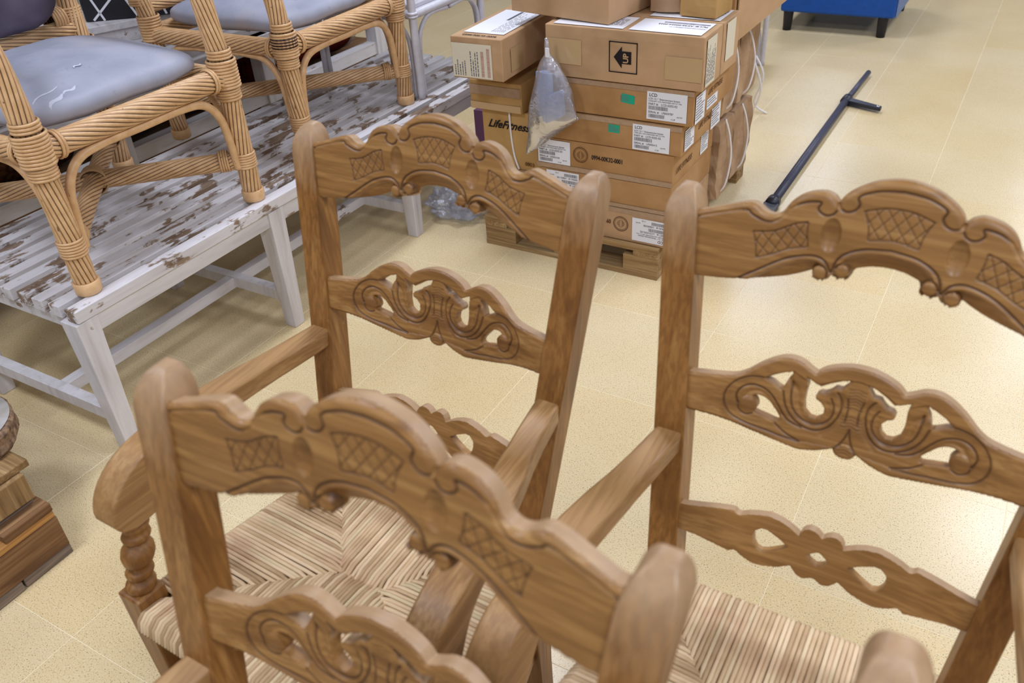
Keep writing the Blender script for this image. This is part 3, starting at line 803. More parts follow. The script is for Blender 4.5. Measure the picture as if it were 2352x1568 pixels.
def cushion_tears(cu, tears, parent):
    from mathutils.bvhtree import BVHTree
    me = cu.data
    bv = BVHTree.FromPolygons([v.co.copy() for v in me.vertices], [tuple(p.vertices) for p in me.polygons])
    for (x0, y0, x1, y1, wd) in tears:
        b = MB(); N = 16; vs = []
        dx, dy = x1 - x0, y1 - y0; L = math.hypot(dx, dy); nx, ny = -dy / L, dx / L
        for i in range(N + 1):
            f = i / N; w_ = wd * math.sin(PI * f) ** .6 + .0006 + random.uniform(0, .0018); c_ = .004 * math.sin(f * 7)
            for s in (-1, 1):
                x = x0 + dx * f + nx * (c_ + s * w_ * (1 if s > 0 else .4)); y = y0 + dy * f + ny * (c_ + s * w_ * (1 if s > 0 else .4))
                h = bv.ray_cast(Vector((x, y, 2)), Vector((0, 0, -1)))[0]
                vs.append((x, y, (h.z if h else .5) + .0006))
        b.add(vs, [(2 * i, 2 * i + 1, 2 * i + 3, 2 * i + 2) for i in range(N)], None, True)
        b.obj('tear', TEAR, cu)
def rattan_chair(label, loc, rz, scale, dark_joint=None, tears=None):
    # local: seat faces -Y, width along X, origin on the surface under the centre
    t = thing('rattan_armchair', label, 'armchair', loc, rz, 'rattan armchairs on the bench'); t.scale = (scale, scale, scale)
    W, Dp, H = .322, .322, .405
    R = .0315
    for sx in (-1, 1):
        # front post carries on up to the arm, back post up to the backrest
        fx, fy = sx * W, -Dp
        fp = pole('front_post', [(fx, fy, .03), (fx, fy, H)], R, t, twist=5 * sx)
        pole('arm_post', [(fx, fy, H), (fx, fy + .01, H + .14), (fx * 1.01, fy + .035, H + .27), (fx * 1.0, fy + .12, H + .36)], R, t, twist=-5 * sx)
        bp = pole('back_post', [(fx, -fy, .03), (fx, -fy, H), (fx, -fy + .03, H + .3), (fx, -fy + .09, H + .62)], R, t, twist=5 * sx)
        for yy in (fy, -fy):
            o = MB().lathe([(R * 1.02, 0), (R * 1.13, .004), (R * 1.15, .035), (R * 1.05, .037)], 24, (fx, yy, 0)).obj('foot_cap', RATTAN, fp if yy < 0 else bp)
            binding(fx, yy, .140, (0, 0, 1), R * 1.03, .05, 6, fp if yy < 0 else bp)
        binding(fx, fy, H + .01, (0, 0, 1), R * 1.30, .085, 9, t, RATTAN)
        binding(fx, fy, H - .052, (0, 0, 1), R * 1.10, .035, 4, t)
        binding(fx, fy, H + .068, (0, 0, 1), R * 1.06, .028, 3, t)
        binding(fx, -fy, H + .02, (0, 0, 1), R * 1.2, .09, 9, t)
        if dark_joint == sx:
            MB().lathe([(R * 1.2, -.022), (R * 1.42, -.018), (R * 1.42, .018), (R * 1.2, .022)], 22, (fx, fy, H + .02)).obj('bare_joint', RATDARK, t)['label'] = 'dark joint where the binding has come off'
        # seat side rail and its arch
        pole('seat_rail', [(fx, fy, H - .005), (fx, -fy, H - .005)], R * .95, t, twist=-12)
        binding(fx, fy + R * 1.75, H - .005, (0, 1, 0), R * 1.05, .018, 2, t)
        cane('arch', [(fx, fy + .035, .12), (fx, fy + .04, .20), (fx, fy + .055, .29), (fx, fy + .10, .350), (fx, fy + .18, .366), (fx, 0, .368), (fx, -fy - .18, .366), (fx, -fy - .10, .350), (fx, -fy - .055, .29), (fx, -fy - .04, .20)], .0115, t)
        pole('arm_rail', [(fx, fy + .12, H + .36), (fx, 0, H + .37), (fx, -fy + .03, H + .35)], R * .95, t, twist=8)
    pole('seat_rail', [(-W, -Dp, H), (W, -Dp, H)], R * 1.02, t, twist=12)
    for sx in (-1, 1): binding(sx * (W - R * 1.9), -Dp, H, (1, 0, 0), R * 1.10, .018, 2, t)
    pole('seat_rail', [(-W, Dp, H), (W, Dp, H)], R * .95, t, twist=12)
    cane('arch', [(-W + .035, -Dp, .12), (-W + .04, -Dp, .20), (-W + .055, -Dp, .29), (-W + .10, -Dp, .346), (-W + .18, -Dp, .362), (0, -Dp, .362), (W - .18, -Dp, .362), (W - .10, -Dp, .346), (W - .055, -Dp, .29), (W - .04, -Dp, .20), (W - .035, -Dp, .12)], .0125, t)
    pole('back_rail', [(-W, Dp + .01, H + .095), (W, Dp + .01, H + .095)], R * .95, t, twist=10)
    for sx in (-1, 1):
        binding(sx * (W - .055), Dp + .02, H + .13, (1, 0, 0), R * 1.08, .05, 5, t)
        binding(sx * W, Dp + .02, H + .13, (0, 0, 1), R * 1.15, .06, 7, t)
    # crossed stretchers low down
    pole('cross_stretcher', [(-W, -Dp, .138), (W, Dp, .150)], R * .92, t, twist=12)
    pole('cross_stretcher', [(W, -Dp, .138), (-W, Dp, .150)], R * .92, t, twist=-12)
    binding(0, 0, .144, (1, 1, 0), R * 1.25, .05, 6, t)
    for sx in (-1, 1):
        for sy in (-1, 1):
            binding(sx * (W - .045), sy * (Dp - .045), .142, (sx, sy, 0), R * 1.02, .03, 4, t)
    cu = pillow('seat_cushion', -W + .028, W - .028, -Dp + .015, Dp - .02, H + .012, H + .095, t, CUSH, .045)
    if tears: cushion_tears(cu, tears, t)
    bk = pillow('back_cushion', -W + .03, W - .03, -.035, .035, -.26, .26, t, CUSHD, 0)
    bk.location = (0, Dp + .005, H + .39); bk.rotation_euler = (-.12, 0, 0)
    return t
rattan_chair('rattan armchair at the near end of the bench, pale scuffed grey seat cushion', (-2.40, 1.452, BZ), PI / 2, 1.0, tears=[(-.245, -.255, -.150, -.235, .003), (-.225, -.292, -.165, -.272, .006), (-.165, -.272, -.115, -.258, .004), (-.06, -.19, -.03, -.18, .003)])
rattan_chair('rattan armchair standing further along the bench, dark bare patch on its front joint', (-2.462, 2.412, BZ), PI / 2 + .03, .98, dark_joint=-1)

# white cane chair behind
def white_chair(label, loc, rz, sc):
    t = thing('white_cane_chair', label, 'chair', loc, rz); t.scale = (sc, sc, sc)
    W = .27; H = .36
    for sx in (-1, 1):
        for sy in (-1, 1):
            x, y = sx * W, sy * W
            cane('leg', [(x, y, 0), (x, y, H), (x, y - .0 + (0 if sy < 0 else .05), .72)], .0175, t, WHITERAT)
            for dx, dy in ((-sx, 0), (0, -sy)):
                cane('brace', [(x + dx * .028, y + dy * .028, 0), (x + dx * .028, y + dy * .028, .18), (x + dx * .045, y + dy * .045, .28), (x + dx * .12, y + dy * .12, .335), (x + dx * .26, y + dy * .26, .332)], .0095, t, WHITERAT)
            binding(x, y, H, (0, 0, 1), .0185, .026, 2, t, WHITERAT)
    for a, b in (((-W, -W), (W, -W)), ((-W, W), (W, W)), ((-W, -W), (-W, W)), ((W, -W), (W, W))):
        cane('rail', [(a[0], a[1], H), ((a[0] + b[0]) / 2, (a[1] + b[1]) / 2, H), (b[0], b[1], H)], .0195, t, WHITERAT)
    MB().box(-W + .02, W - .02, -W + .02, W - .02, H + .01, H + .035).obj('seat_board', WHITERAT, t, .006)
    return t
white_chair('white painted cane chair on the bench beyond the rattan armchairs', (-2.378, 3.06, BZ), PI / 2, .93)

# ------------------------------------------------------------------ rear display bench, rugs, boxes on it
t = thing('display_bench', 'white wooden bench frame behind the slatted bench with rugs under it', 'bench', (-3.27, 2.6, 0))
ox, oy = -3.15, 2.6
for y in (1.1, 1.95, 2.78, 3.6):
    for x in (-2.86, -3.5):
        MB().box(x - .035 - ox, x + .035 - ox, y - .04 - oy, y + .04 - oy, 0, .70).obj('leg', PAINT, t, .003)
MB().box(-2.895 - ox, -2.835 - ox, .9 - oy, 3.8 - oy, .40, .462).obj('lower_rail', PAINTB, t, .003)
MB().box(-2.88 - ox, -2.82 - ox, .9 - oy, 3.8 - oy, .64, .70).obj('top_rail', PAINTB, t, .003)
for i in range(9):
    x = -2.87 - i * .078
    MB().box(x - .055 - ox, x - ox, .9 - oy, 3.8 - oy, .70, .735).obj('slat', PAINTB, t, .002)
MB().box(-3.5 - ox, -2.9 - ox, .9 - oy, 3.8 - oy, .36, .40).obj('lower_shelf', PALD, t)
def rug(label, y0, y1, x, z, r, mat, fr):
    t = thing('rolled_rug', label, 'rug', (x, (y0 + y1) / 2, z), 0, 'rolled rugs under the rear bench')
    L = (y1 - y0) / 2; b = MB(); secs = []
    N = 60; prof = []
    for k in range(N):
        a = 2 * PI * k / N; prof.append((math.cos(a), math.sin(a)))
    n = 14
    for i in range(n + 1):
        y = -L + 2 * L * i / n; rr_ = r * (1 + .03 * math.sin(i * 2.1))
        secs.append([(c * rr_ * 1.1, y, s * rr_ * .92) for c, s in prof])
    b.loft(secs, True).obj('roll', mat, t)
    f = MB()
    for k in range(0, 90):
        a = 2 * PI * k / 90
        for e in (-1, 1):
            y = e * L; d = e * .03
            x_, z_ = math.cos(a) * r * 1.08, math.sin(a) * r * .9
            f.tube([(x_, y - d * .3, z_), (x_ * 1.02, y + d, z_ * 1.02)], .0022, 4)
    o = f.obj('fringe', FRINGE, t); o['kind'] = 'stuff'
    return t
rug('brown rolled rug under the rear bench beside the near rattan armchair', 1.02, 1.86, -3.26, .548, .145, RUGB, 1)
rug('brown rolled rug seen between the two rattan armchairs', 2.02, 2.66, -3.24, .548, .145, RUGB, 1)
rug('red patterned rolled rug with pale fringe behind the far rattan armchair', 2.86, 3.52, -3.22, .548, .145, RUGR, 1)
# board and black printed carton on the rear bench
t = thing('white_tray_table', 'low white slab-topped table lying on the rear bench behind the rattan chairs', 'table', (-3.49, 2.47, .735), 1.148)
MB().box(-.50, .34, -.16, .22, .055, .085).obj('table_top', PAINTB, t, .003)
MB().box(-.48, .32, -.15, -.12, 0, .055).obj('apron', PAINTB, t, .003)
MB().box(-.48, .32, .18, .21, 0, .055).obj('apron', PAINTB, t, .003)
t = thing('black_carton', 'black box with thin white crossing lines on the white table', 'box', (-3.354, 2.58, .822), .66)
MB().box(-.27, .13, -.11, .16, 0, .26).obj('carton', BLACKP, t, .004)
def stripe(p, q, w=.009, y=-.1115, mat=LABEL, par=None, name='stripe'):
    p = Vector((p[0], y, p[1])); q = Vector((q[0], y, q[1])); d = (q - p).normalized(); n_ = Vector((-d.z, 0, d.x)) * w / 2
    e = Vector((0, -.0012, 0))
    b = MB(); b.loft([[p - n_, p + n_, p + n_ + e, p - n_ + e][::1], [q - n_, q + n_, q + n_ + e, q - n_ + e]])
    return b.obj(name, mat, par)
for p, q in (((-.235, .004), (-.10, .12)), ((-.26, .19), (-.19, .0)), ((-.10, .12), (-.05, .004)), ((-.10, .12), (.04, .24)), ((.01, .21), (.07, .006)), ((.09, .005), (.125, .02)), ((-.10, .12), (-.20, .23))):
    stripe(p, q, par=t)

# ------------------------------------------------------------------ pallets
def pallet_parts(t, x0, x1, y0, y1, mats=None, top=True, h=.13):
    # top boards run along X here, blocks 3x3, bottom skids along X
    bz = .022
    ys = (y0, (y0 + y1) / 2 - .05, y1 - .10)
    for y in ys:
        MB().box(x0, x1, y, y + .10, 0, bz).obj('bottom_board', PAL['x'], t, .002)
        for i, xb in enumerate((x0, (x0 + x1) / 2 - .06, x1 - .14)):
            o = MB().box(xb, xb + (.14 if i != 1 else .12), y + .002, y + .098, bz, h - .044).obj('block', PAL['x'], t, .002)
    for xb in (x0, (x0 + x1) / 2 - .05, x1 - .10):
        MB().box(xb, xb + .10, y0, y1, h - .044, h - .022).obj('cross_board', PAL['y'], t, .002)
    n = 7; wd = .1
    for i in range(n):
        y = lerp(y0, y1 - wd, i / (n - 1))
        MB().box(x0, x1, y, y + wd, h - .022, h).obj('top_board', PAL['x'], t, .002)
pt = thing('wooden_pallet', 'worn wooden pallet carrying the stack of cardboard boxes', 'pallet', (-1.36, 3.14, 0))
pallet_parts(pt, -.375, .375, -.525, .525)
b = MB()
for k in range(2):
    b.tube([(.376, -.455 + k * .028, .05), (.376, -.455 + k * .028, .085)], .006, 8)
b.obj('branded_mark', INKB, pt)

# ------------------------------------------------------------------ text and box builders
def text_mesh(s, size, mat, shear=0., ext=.0002, bold=0., align='LEFT'):
    c = bpy.data.curves.new('printed_text', 'FONT'); c.body = s; c.size = size; c.extrude = ext; c.shear = shear; c.offset = bold
    c.align_x = align; c.resolution_u = 3
    o = bpy.data.objects.new('tmp', c); COL.objects.link(o)
    dg = bpy.context.evaluated_depsgraph_get(); dg.update()
    m = bpy.data.meshes.new_from_object(o.evaluated_get(dg)); bpy.data.objects.remove(o)
    m.materials.clear(); m.materials.append(mat); m.name = 'printed_text'; return m
def frame(origin, u, v):
    u = Vector(u).normalized(); v = Vector(v).normalized(); n = u.cross(v)
    M = Matrix((u, v, n)).transposed().to_4x4(); M.translation = Vector(origin); return M
def put_text(par, s, size, F, x, y, mat=INK, name='printed_text', **k):
    o = link(name, text_mesh(s, size, mat, **k), par); o.matrix_local = F @ Matrix.Translation((x, y, .0006)); return o
def plate(par, F, x0, x1, y0, y1, mat, name='label', z=.0004, rot=0.):
    b = MB().box(x0, x1, y0, y1, -.0002, z); o = b.obj(name, mat, par)
    o.matrix_local = F @ Matrix.Rotation(rot, 4, 'Z'); return o
def barcode(par, F, x0, x1, y0, y1, mat=INKG, vertical=False, seed=1):
    rnd = random.Random(seed); b = MB()
    p, e = (x0, x1) if not vertical else (y0, y1)
    while p < e:
        w_ = rnd.choice((.0006, .0009, .0014))
        if not vertical: b.box(p, min(p + w_, e), y0, y1, .0004, .0007)
        else: b.box(x0, x1, p, min(p + w_, e), .0004, .0007)
        p += w_ + rnd.choice((.0006, .001))
    o = b.obj('barcode', mat, par); o.matrix_local = F; return o
def lines(par, F, x0, x1, y0, y1, n, mat=INKG, seed=2, vertical=False, fill=.45):
    rnd = random.Random(seed); b = MB()
    for i in range(n):
        t0, t1 = i / n, (i + fill) / n
        L = rnd.uniform(.55, 1.)
        # words
        s0 = 0.
        while s0 < L:
            wd = rnd.uniform(.05, .16)
            if not vertical: b.box(lerp(x0, x1, s0), lerp(x0, x1, min(s0 + wd, L)), lerp(y1, y0, t1), lerp(y1, y0, t0), .0004, .0006)
            else: b.box(lerp(x0, x1, t0), lerp(x0, x1, t1), lerp(y0, y1, s0), lerp(y0, y1, min(s0 + wd, L)), .0004, .0006)
            s0 += wd + .03
    o = b.obj('print_lines', mat, par); o.matrix_local = F; return o
def carton(label, loc, size, rot, mat, group=None, name='cardboard_box', bulge=.003, flaps=True, tilt=None):
    t = thing(name, label, 'box', loc, 0, group); t.rotation_euler = tilt or (0, 0, rot); 
    w_, d_, h_ = size
    nx, ny, nz = 8, 8, 4
    b = MB(); vs = {}
    bm = bmesh.new()
    bmesh.ops.create_cube(bm, size=1.)
    bmesh.ops.subdivide_edges(bm, edges=bm.edges[:], cuts=5, use_grid_fill=True)
    for v in bm.verts:
        x, y, z = v.co
        fx, fy, fz = (1 - (2 * x) ** 2), (1 - (2 * y) ** 2), (1 - (2 * z) ** 2)
        nx_ = x * w_ + (math.copysign(bulge, x) * fy * fz if abs(x) > .49 else 0)
        ny_ = y * d_ + (math.copysign(bulge, y) * fx * fz if abs(y) > .49 else 0)
        nz_ = z * h_ + (bulge * .7 * fx * fy if z > .49 else 0)
        v.co = (nx_ + random.uniform(-.0006, .0006), ny_ + random.uniform(-.0006, .0006), nz_ + h_ / 2)
    m = bpy.data.meshes.new('carton_body'); bm.to_mesh(m); bm.free(); m.materials.append(mat)
    o = link('carton_body', m, t)
    bb = o.modifiers.new('bevel', 'BEVEL'); bb.width = .003; bb.segments = 2; bb.limit_method = 'ANGLE'; bb.angle_limit = math.radians(50)
    F = {'front': frame((0, -d_ / 2 - bulge - .0006, 0), (1, 0, 0), (0, 0, 1)),
         'right': frame((w_ / 2 + bulge + .0006, 0, 0), (0, 1, 0), (0, 0, 1)),
         'top': frame((0, 0, h_ + bulge * .7 + .0006), (1, 0, 0), (0, 1, 0))}
    return t, F
def lcd_label(t, F, x, y, flip=False, serial='LPJ003787', k=1.40):
    w_, h_ = .098, .066
    L = F @ Matrix.Translation((x, y, 0)) @ Matrix.Diagonal((k, k, 1, 1))
    if flip: L = F @ Matrix.Translation((x + w_ * k, y + h_ * k, 0)) @ Matrix.Rotation(PI, 4, 'Z') @ Matrix.Diagonal((k, k, 1, 1))
    t = plate(t, L, 0, w_, 0, h_, LABEL); L = Matrix.Identity(4)   # prints are sub-parts of the label
    put_text(t, 'LCD', .0105, L, .005, h_ - .0115, bold=.0001)
    put_text(t, 'LCD 12.1 " Entertainment System', .0056, L, .004, h_ - .0185)
    put_text(t, 'CONS,ASSY: LCD; PURCHASED; GRY,12.1",PAL', .0040, L, .004, h_ - .0235)
    put_text(t, 'PART #:   LCD-0202-02', .0072, L, .004, h_ - .0315)
    barcode(t, L, .005, .052, h_ - .0425, h_ - .0335, INKG, seed=sum(map(ord, serial)) % 97)
    put_text(t, 'SERIAL #:   ' + serial, .0068, L, .004, h_ - .0505)
    barcode(t, L, .005, .044, h_ - .0615, h_ - .053, INKG, seed=31)
    put_text(t, '12 LB', .0045, L, .060, h_ - .062)
    put_text(t, '1661792', .0040, L, .074, h_ - .055)
def seal(t, F, x, y, r=.020, name='round_seal_print'):
    b = MB()
    for rr_, w_ in ((r, .0009), (r * .82, .0005)):
        N = 36
        vs = [((rr_ + e * w_) * math.cos(2 * PI * k / N), (rr_ + e * w_) * math.sin(2 * PI * k / N), z) for z in (.0002, .0006) for e in (-1, 1) for k in range(N)]
        fs = []
        for k in range(N):
            q = (k + 1) % N
            fs += [(2 * N + k, 3 * N + k, 3 * N + q, 2 * N + q), (k, q, 2 * N + q, 2 * N + k), (N + k, 3 * N + k, 3 * N + q, N + q)]
        b.add(vs, fs)
    rnd = random.Random(5)
    for k in range(26):
        a = 2 * PI * k / 26
        b.tube([(r * .92 * math.cos(a) - .0008, r * .92 * math.sin(a), .0005), (r * .92 * math.cos(a) + .0008, r * .92 * math.sin(a) + .0004, .0005)], .0006, 4)
    for i in range(9):
        y_ = -r * .6 + i * r * .14; x_ = r * .55 * math.cos(i * .35 - 1.3)
        b.box(-abs(x_), -abs(x_) * .25, y_, y_ + .0011, .0003, .0006); b.box(abs(x_) * .2, abs(x_), y_ + .0006, y_ + .0016, .0003, .0006)
    o = b.obj(name, INKB, t); o.matrix_local = F @ Matrix.Translation((x, y, 0)); return o
ST = 'flat boxes stacked on the pallet'
XC_ = -1.216; WD = .535; DP = .42
def stackbox(label, x0, x1, z0, z1, y0=2.635, dp=DP, mat=CARDB, **k):
    t, F = carton(label, ((x0 + x1) / 2, y0 + dp / 2, z0), (x1 - x0, dp, z1 - z0), 0, mat, ST, **k)
    h = z1 - z0; w_ = x1 - x0
    return t, F, w_, h
def tape_edge(t, F, w_, h, front=True):
    for y0_, y1_ in ((h - .018, h),):
        plate(t, F['front'], -w_ / 2, w_ / 2, y0_, y1_ - .001, TAPEC, 'tape', .0003)
# bottom box (printed upside down)
t, F, w_, h = stackbox('lowest flat box of the front stack with upside-down printing', -1.47, -.955, .131, .262, mat=CARD)
tape_edge(t, F, w_, h)
Fr = F['front'] @ Matrix.Rotation(PI, 4, 'Z')
put_text(t, '0994-00K32-0001', .0235, Fr @ Matrix.Translation((-.030, -.078, 0)) @ Matrix.Diagonal((.72, 1, 1, 1)), 0, 0, INKB, bold=.0004)
seal(t, Fr, -.070, -.068, .029)
lcd_label(t, F['front'], .116, .012, True, 'LPJ005258', 1.40)
put_text(t, 'LIFE FITNESS', .026, F['right'], -.16, .04, INKB, shear=.4)
# second: plain
t, F, w_, h = stackbox('plain flat box with an upside-down label, second from the bottom of the stack', -1.475, -.953, .266, .372)
lcd_label(t, F['front'], -.235, .010, True, 'LPJ001190', 1.38)
plate(t, F['front'], -w_ / 2, w_ / 2, 0, .014, TAPEC, 'tape', .0003)
put_text(t, 'LIFE FITNESS', .026, F['right'], -.16, .04, INKB, shear=.4)
plate(t, F['right'], -.07, -.055, .0, .05, GREEN, 'sticker')
# third 0994
t, F, w_, h = stackbox('flat box with label at left and round seal, third box up from the pallet', -1.488, -.951, .375, .492, mat=CARDB)
plate(t, F['front'], -w_ / 2, w_ / 2, 0.0, .018, TAPEC, 'tape', .0003)
lcd_label(t, F['front'], -.262, .020, False, 'LPJ005330', 1.36)
seal(t, F['front'], -.086, .070, .029)
put_text(t, '0994-00K32-0001', .0235, F['front'] @ Matrix.Translation((-.042, .060, 0)) @ Matrix.Diagonal((.72, 1, 1, 1)), 0, 0, INK, bold=.0004)
put_text(t, 'LIFE FITNESS', .028, F['right'], -.19, .045, INKB, shear=.4)
plate(t, F['right'], .06, .14, .02, .10, LABEL); lines(t, F['right'], .066, .134, .026, .094, 9, seed=4)
# fourth teal
t, F, w_, h = stackbox('flat box with level green sticker, just below the one with a tilted sticker', -1.475, -.924, .495, .600, y0=2.63, mat=CARDB)
tape_edge(t, F, w_, h)
plate(t, F['front'], .005, .048, .055, .083, GREEN, 'sticker'); lines(t, F['front'], .008, .045, .058, .080, 6, INKG, 8)
lcd_label(t, F['front'], .098, .006, False, 'LPJ005415', 1.38)
plate(t, F['right'], -.19, -.10, .012, .085, LABEL); lines(t, F['right'], -.185, -.105, .018, .08, 8, seed=5)
put_text(t, 'LIFE FITNESS', .028, F['right'], -.06, .045, INKB, shear=.4)
plate(t, F['right'], .08, .18, -.005, .09, LABEL); lines(t, F['right'], .086, .174, .0, .084, 9, seed=6)
# fifth teal
t, F, w_, h = stackbox('flat box with a tilted green sticker, directly under the box marked UP', -1.44, -.890, .604, .725, y0=2.63, mat=CARDB)
tape_edge(t, F, w_, h)
plate(t, F['front'], .012, .060, .060, .090, GREEN, 'sticker', rot=-.10); lines(t, F['front'], .016, .054, .060, .082, 6, INKG, 9)
lcd_label(t, F['front'], .112, .012, False, 'LPJ003787', 1.44)
plate(t, F['right'], -.20, -.11, .006, .100, LABEL); lines(t, F['right'], -.195, -.115, .012, .095, 9, seed=7)
put_text(t, 'LIFE FITNESS', .026, F['right'], -.08, .07, INKB, shear=.4)
plate(t, F['right'], -.09, .02, .02, .055, LABEL); lines(t, F['right'], -.085, .015, .024, .05, 3, seed=17)
# UP boxes
def up_box(label, y0, dp, first):
    t, F = carton(label, (-1.146, y0 + dp / 2, .729), (.565, dp, .172), 0, CARD, None)
    if first:
        plate(t, F['front'], -.28, -.145, .045, .128, TAPE, 'tape'); plate(t, F['front'], .155, .28, .030, .105, TAPE, 'tape')
        # arrow in a square, turned on its side
        A = F['front'] @ Matrix.Translation((.008, .086, 0)) @ Matrix.Diagonal((1.08, 1.08, 1, 1))
        b = MB(); s_ = .047
        for q in ((-s_, s_, -s_, -s_ + .003), (-s_, s_, s_ - .003, s_), (-s_, -s_ + .003, -s_, s_), (s_ - .003, s_, -s_, s_)):
            b.box(q[0], q[1], q[2], q[3], .0002, .0008)
        o = b.obj('printed_square', INK, t); o.matrix_local = A
        b = MB(); P = [(-.031, 0), (-.004, .033), (-.004, .019), (.027, .019), (.027, -.019), (-.004, -.019), (-.004, -.033)]
        b.add([(x, y, z) for z in (.0002, .0007) for x, y in P], [(7, 8, 13), (8, 9, 12, 13), (9, 10, 11, 12)])
        o = b.obj('printed_arrow', INK, t); o.matrix_local = A
        put_text(t, 'UP', .024, A @ Matrix.Rotation(PI / 2, 4, 'Z') @ Matrix.Translation((0, 0, .0004)), -.0165, -.017, CARD, bold=.0008)
    T = F['top'] @ Matrix.Rotation(PI, 4, 'Z')
    plate(t, T, -.265, -.02, -dp / 2 + .02, dp / 2 - .008, LABEL)
    put_text(t, 'Part #: AK32-00024-0003', .016, T, -.255, -.02 + (0 if first else .0), INK, bold=.0002)
    barcode(t, T, -.255, -.10, -.045, -.032, INKG, seed=3)
    put_text(t, 'DISPLAY CONSOLE ASSEMBLY 12.1', .008, T, -.255, .008, INKG)
    if first:
        plate(t, T, .0, .255, -dp / 2 + .02, dp / 2 - .008, LABEL); lines(t, T, .02, .12, -.04, .04, 6, seed=11)
        plate(t, F['right'], -.07, .02, .01, .16, LABELY, 'torn_label'); lines(t, F['right'], -.065, .015, .02, .15, 12, seed=12, vertical=True)
    else:
        plate(t, F['right'], -.06, .03, .04, .165, LABELY, 'torn_label')
    return t
up_box('cardboard box printed with an UP arrow in a square, on top of the flat boxes', 2.62, .172, True)
up_box('cardboard box right behind the box marked UP, at the same height', 2.802, .17, False)
# long box at the left
t, F = carton('long cardboard box with a big cream label on its end, top left of the stacks', (-1.655, 2.79, .718), (.205, .55, .145), .03, CARD, None)
plate(t, F['front'], -.098, .062, .006, .124, LABELY); lines(t, F['front'], -.09, -.04, .012, .07, 5, INKG, 21, True); lines(t, F['front'], -.025, .012, .012, .10, 4, INKG, 22, True)
barcode(t, F['front'], .018, .030, .012, .100, INKR, True, 5); barcode(t, F['front'], .042, .054, .012, .112, INKR, True, 6)
plate(t, F['right'], -.22, -.13, .02, .10, TAPE, 'tape')
T = F['top']
put_text(t, '0994-00K32-0004', .0185, T, -.062, -.262, INK, bold=.0002)
plate(t, T, -.075, .085, -.225, .09, LABEL); lines(t, T, .02, .075, -.20, .08, 7, INKG, 23, True, .3); barcode(t, T, .0, .012, -.05, .07, INKG, True, 9)
# LifeFitness boxes
t, F = carton('ochre shallow box lid wrapped in tape under the long box at the left', (-1.672, 2.86, .552), (.225, .40, .112), 0, CARDY, None, bulge=.004)
plate(t, F['front'], -.11, .11, .004, .03, TAPE, 'tape'); plate(t, F['front'], -.11, .11, .06, .095, TAPEC, 'tape')
t, F = carton('tall ochre box printed LifeFitness and 0803, left of the stack of flat boxes', (-1.622, 2.88, .322), (.255, .40, .229), 0, CARDY, None)
put_text(t, 'LifeFitness', .043, F['front'], -.103, .160, INK, shear=.5, bold=.0009)
put_text(t, '0803', .021, F['front'], .055, .022, INKB, bold=.0001)
o = MB().tube(catmull([(-.002, 0, .229), (-.001, 0, .16), (.004, 0, .10), (.012, 0, .05), (.028, 0, .004)], 5), .004, 8).obj('strap', STRAP, t)
o.location = (0, -.206, 0)
t, F = carton('plain box at the bottom left of the pallet, under the LifeFitness box', (-1.610, 2.87, .131), (.235, .42, .189), 0, CARD, None)
# upper boxes cut by the frame
t, F = carton('big cardboard box lying askew on top of the long box, cut by the frame', (-1.385, 2.82, .91), (.40, .30, .28), -.12, CARD, None, tilt=(0, .02, -.12))
t, F = carton('open cardboard box leaning at the rear right of the pallet, wide flaps hanging down', (-1.03, 3.27, .80), (.30, .50, .30), 0, CARDB, None, tilt=(0, 0, -.06))
b = MB(); b.add([(.15, -.25, .0), (.152, -.25, -.0), (.20, .24, .16), (.15, -.25, .3), (.15, .25, .3), (.17, .26, .02)], [(0, 5, 4, 3)])
b = MB().loft([[(.155, -.24, -.02), (.155, -.24, .29), (.160, -.24, .29), (.160, -.24, -.02)], [(.235, .26, .08), (.205, .26, .32), (.210, .26, .32), (.240, .26, .08)]]); b.obj('flap', CARD, t)
t, F = carton('small folded cardboard piece standing on the rear box behind the UP box', (-.955, 2.88, .908), (.13, .13, .11), 0, CARDY, None, name='cardboard_piece', tilt=(0, 0, -.1))

def parcel(label, c, size, straps=True, group='paper parcels'):
    t = thing('kraft_paper_parcel', label, 'parcel', c, 0, 'brown paper parcels on the pallet')
    w_, d_, h_ = size
    bm = bmesh.new(); bmesh.ops.create_cube(bm, size=1.)
    bmesh.ops.subdivide_edges(bm, edges=bm.edges[:], cuts=9, use_grid_fill=True)
    rnd = random.Random(int(c[1] * 1000))
    from mathutils import noise
    for v in bm.verts:
        n_ = v.co.copy(); sp = n_.normalized() * .62
        p = n_.lerp(sp, .12)
        q = Vector((p.x * w_, p.y * d_, p.z * h_)); nn = noise.noise_vector(q * 16 + Vector(c) * 7) * .013
        q += nn; v.co = q + Vector((0, 0, h_ / 2))
        if v.co.z < .0: v.co.z = 0
    m = bpy.data.meshes.new('wrapping'); bm.to_mesh(m); bm.free(); m.materials.append(KRAFT)
    link('wrapping', m, t)
    if straps:
        P = [(w_ * .48, -d_ * .1, h_ * 1.0), (w_ * .56, -d_ * .06, h_ * .8), (w_ * .60, 0, h_ * .5), (w_ * .56, -.02, h_ * .15), (w_ * .4, -.02, .0)]
        MB().tube(catmull(P, 6), .0042, 8).obj('strap', STRAP, t)
    return t
parcel('brown paper parcel low on the pallet right behind the flat boxes', (-1.05, 3.165, .131), (.24, .17, .32))
parcel('brown paper parcel at the rear corner of the pallet, lower of two', (-1.06, 3.42, .131), (.24, .25, .30))
parcel('brown paper parcel in the upper layer, right behind the flat boxes', (-1.05, 3.16, .480), (.24, .16, .29))
parcel('brown paper parcel at the rear corner of the pallet, upper of two', (-1.06, 3.41, .462), (.24, .24, .27))
parcel('crumpled brown paper bag lying between the top boxes', (-1.085, 2.89, .910), (.11, .10, .09), False)
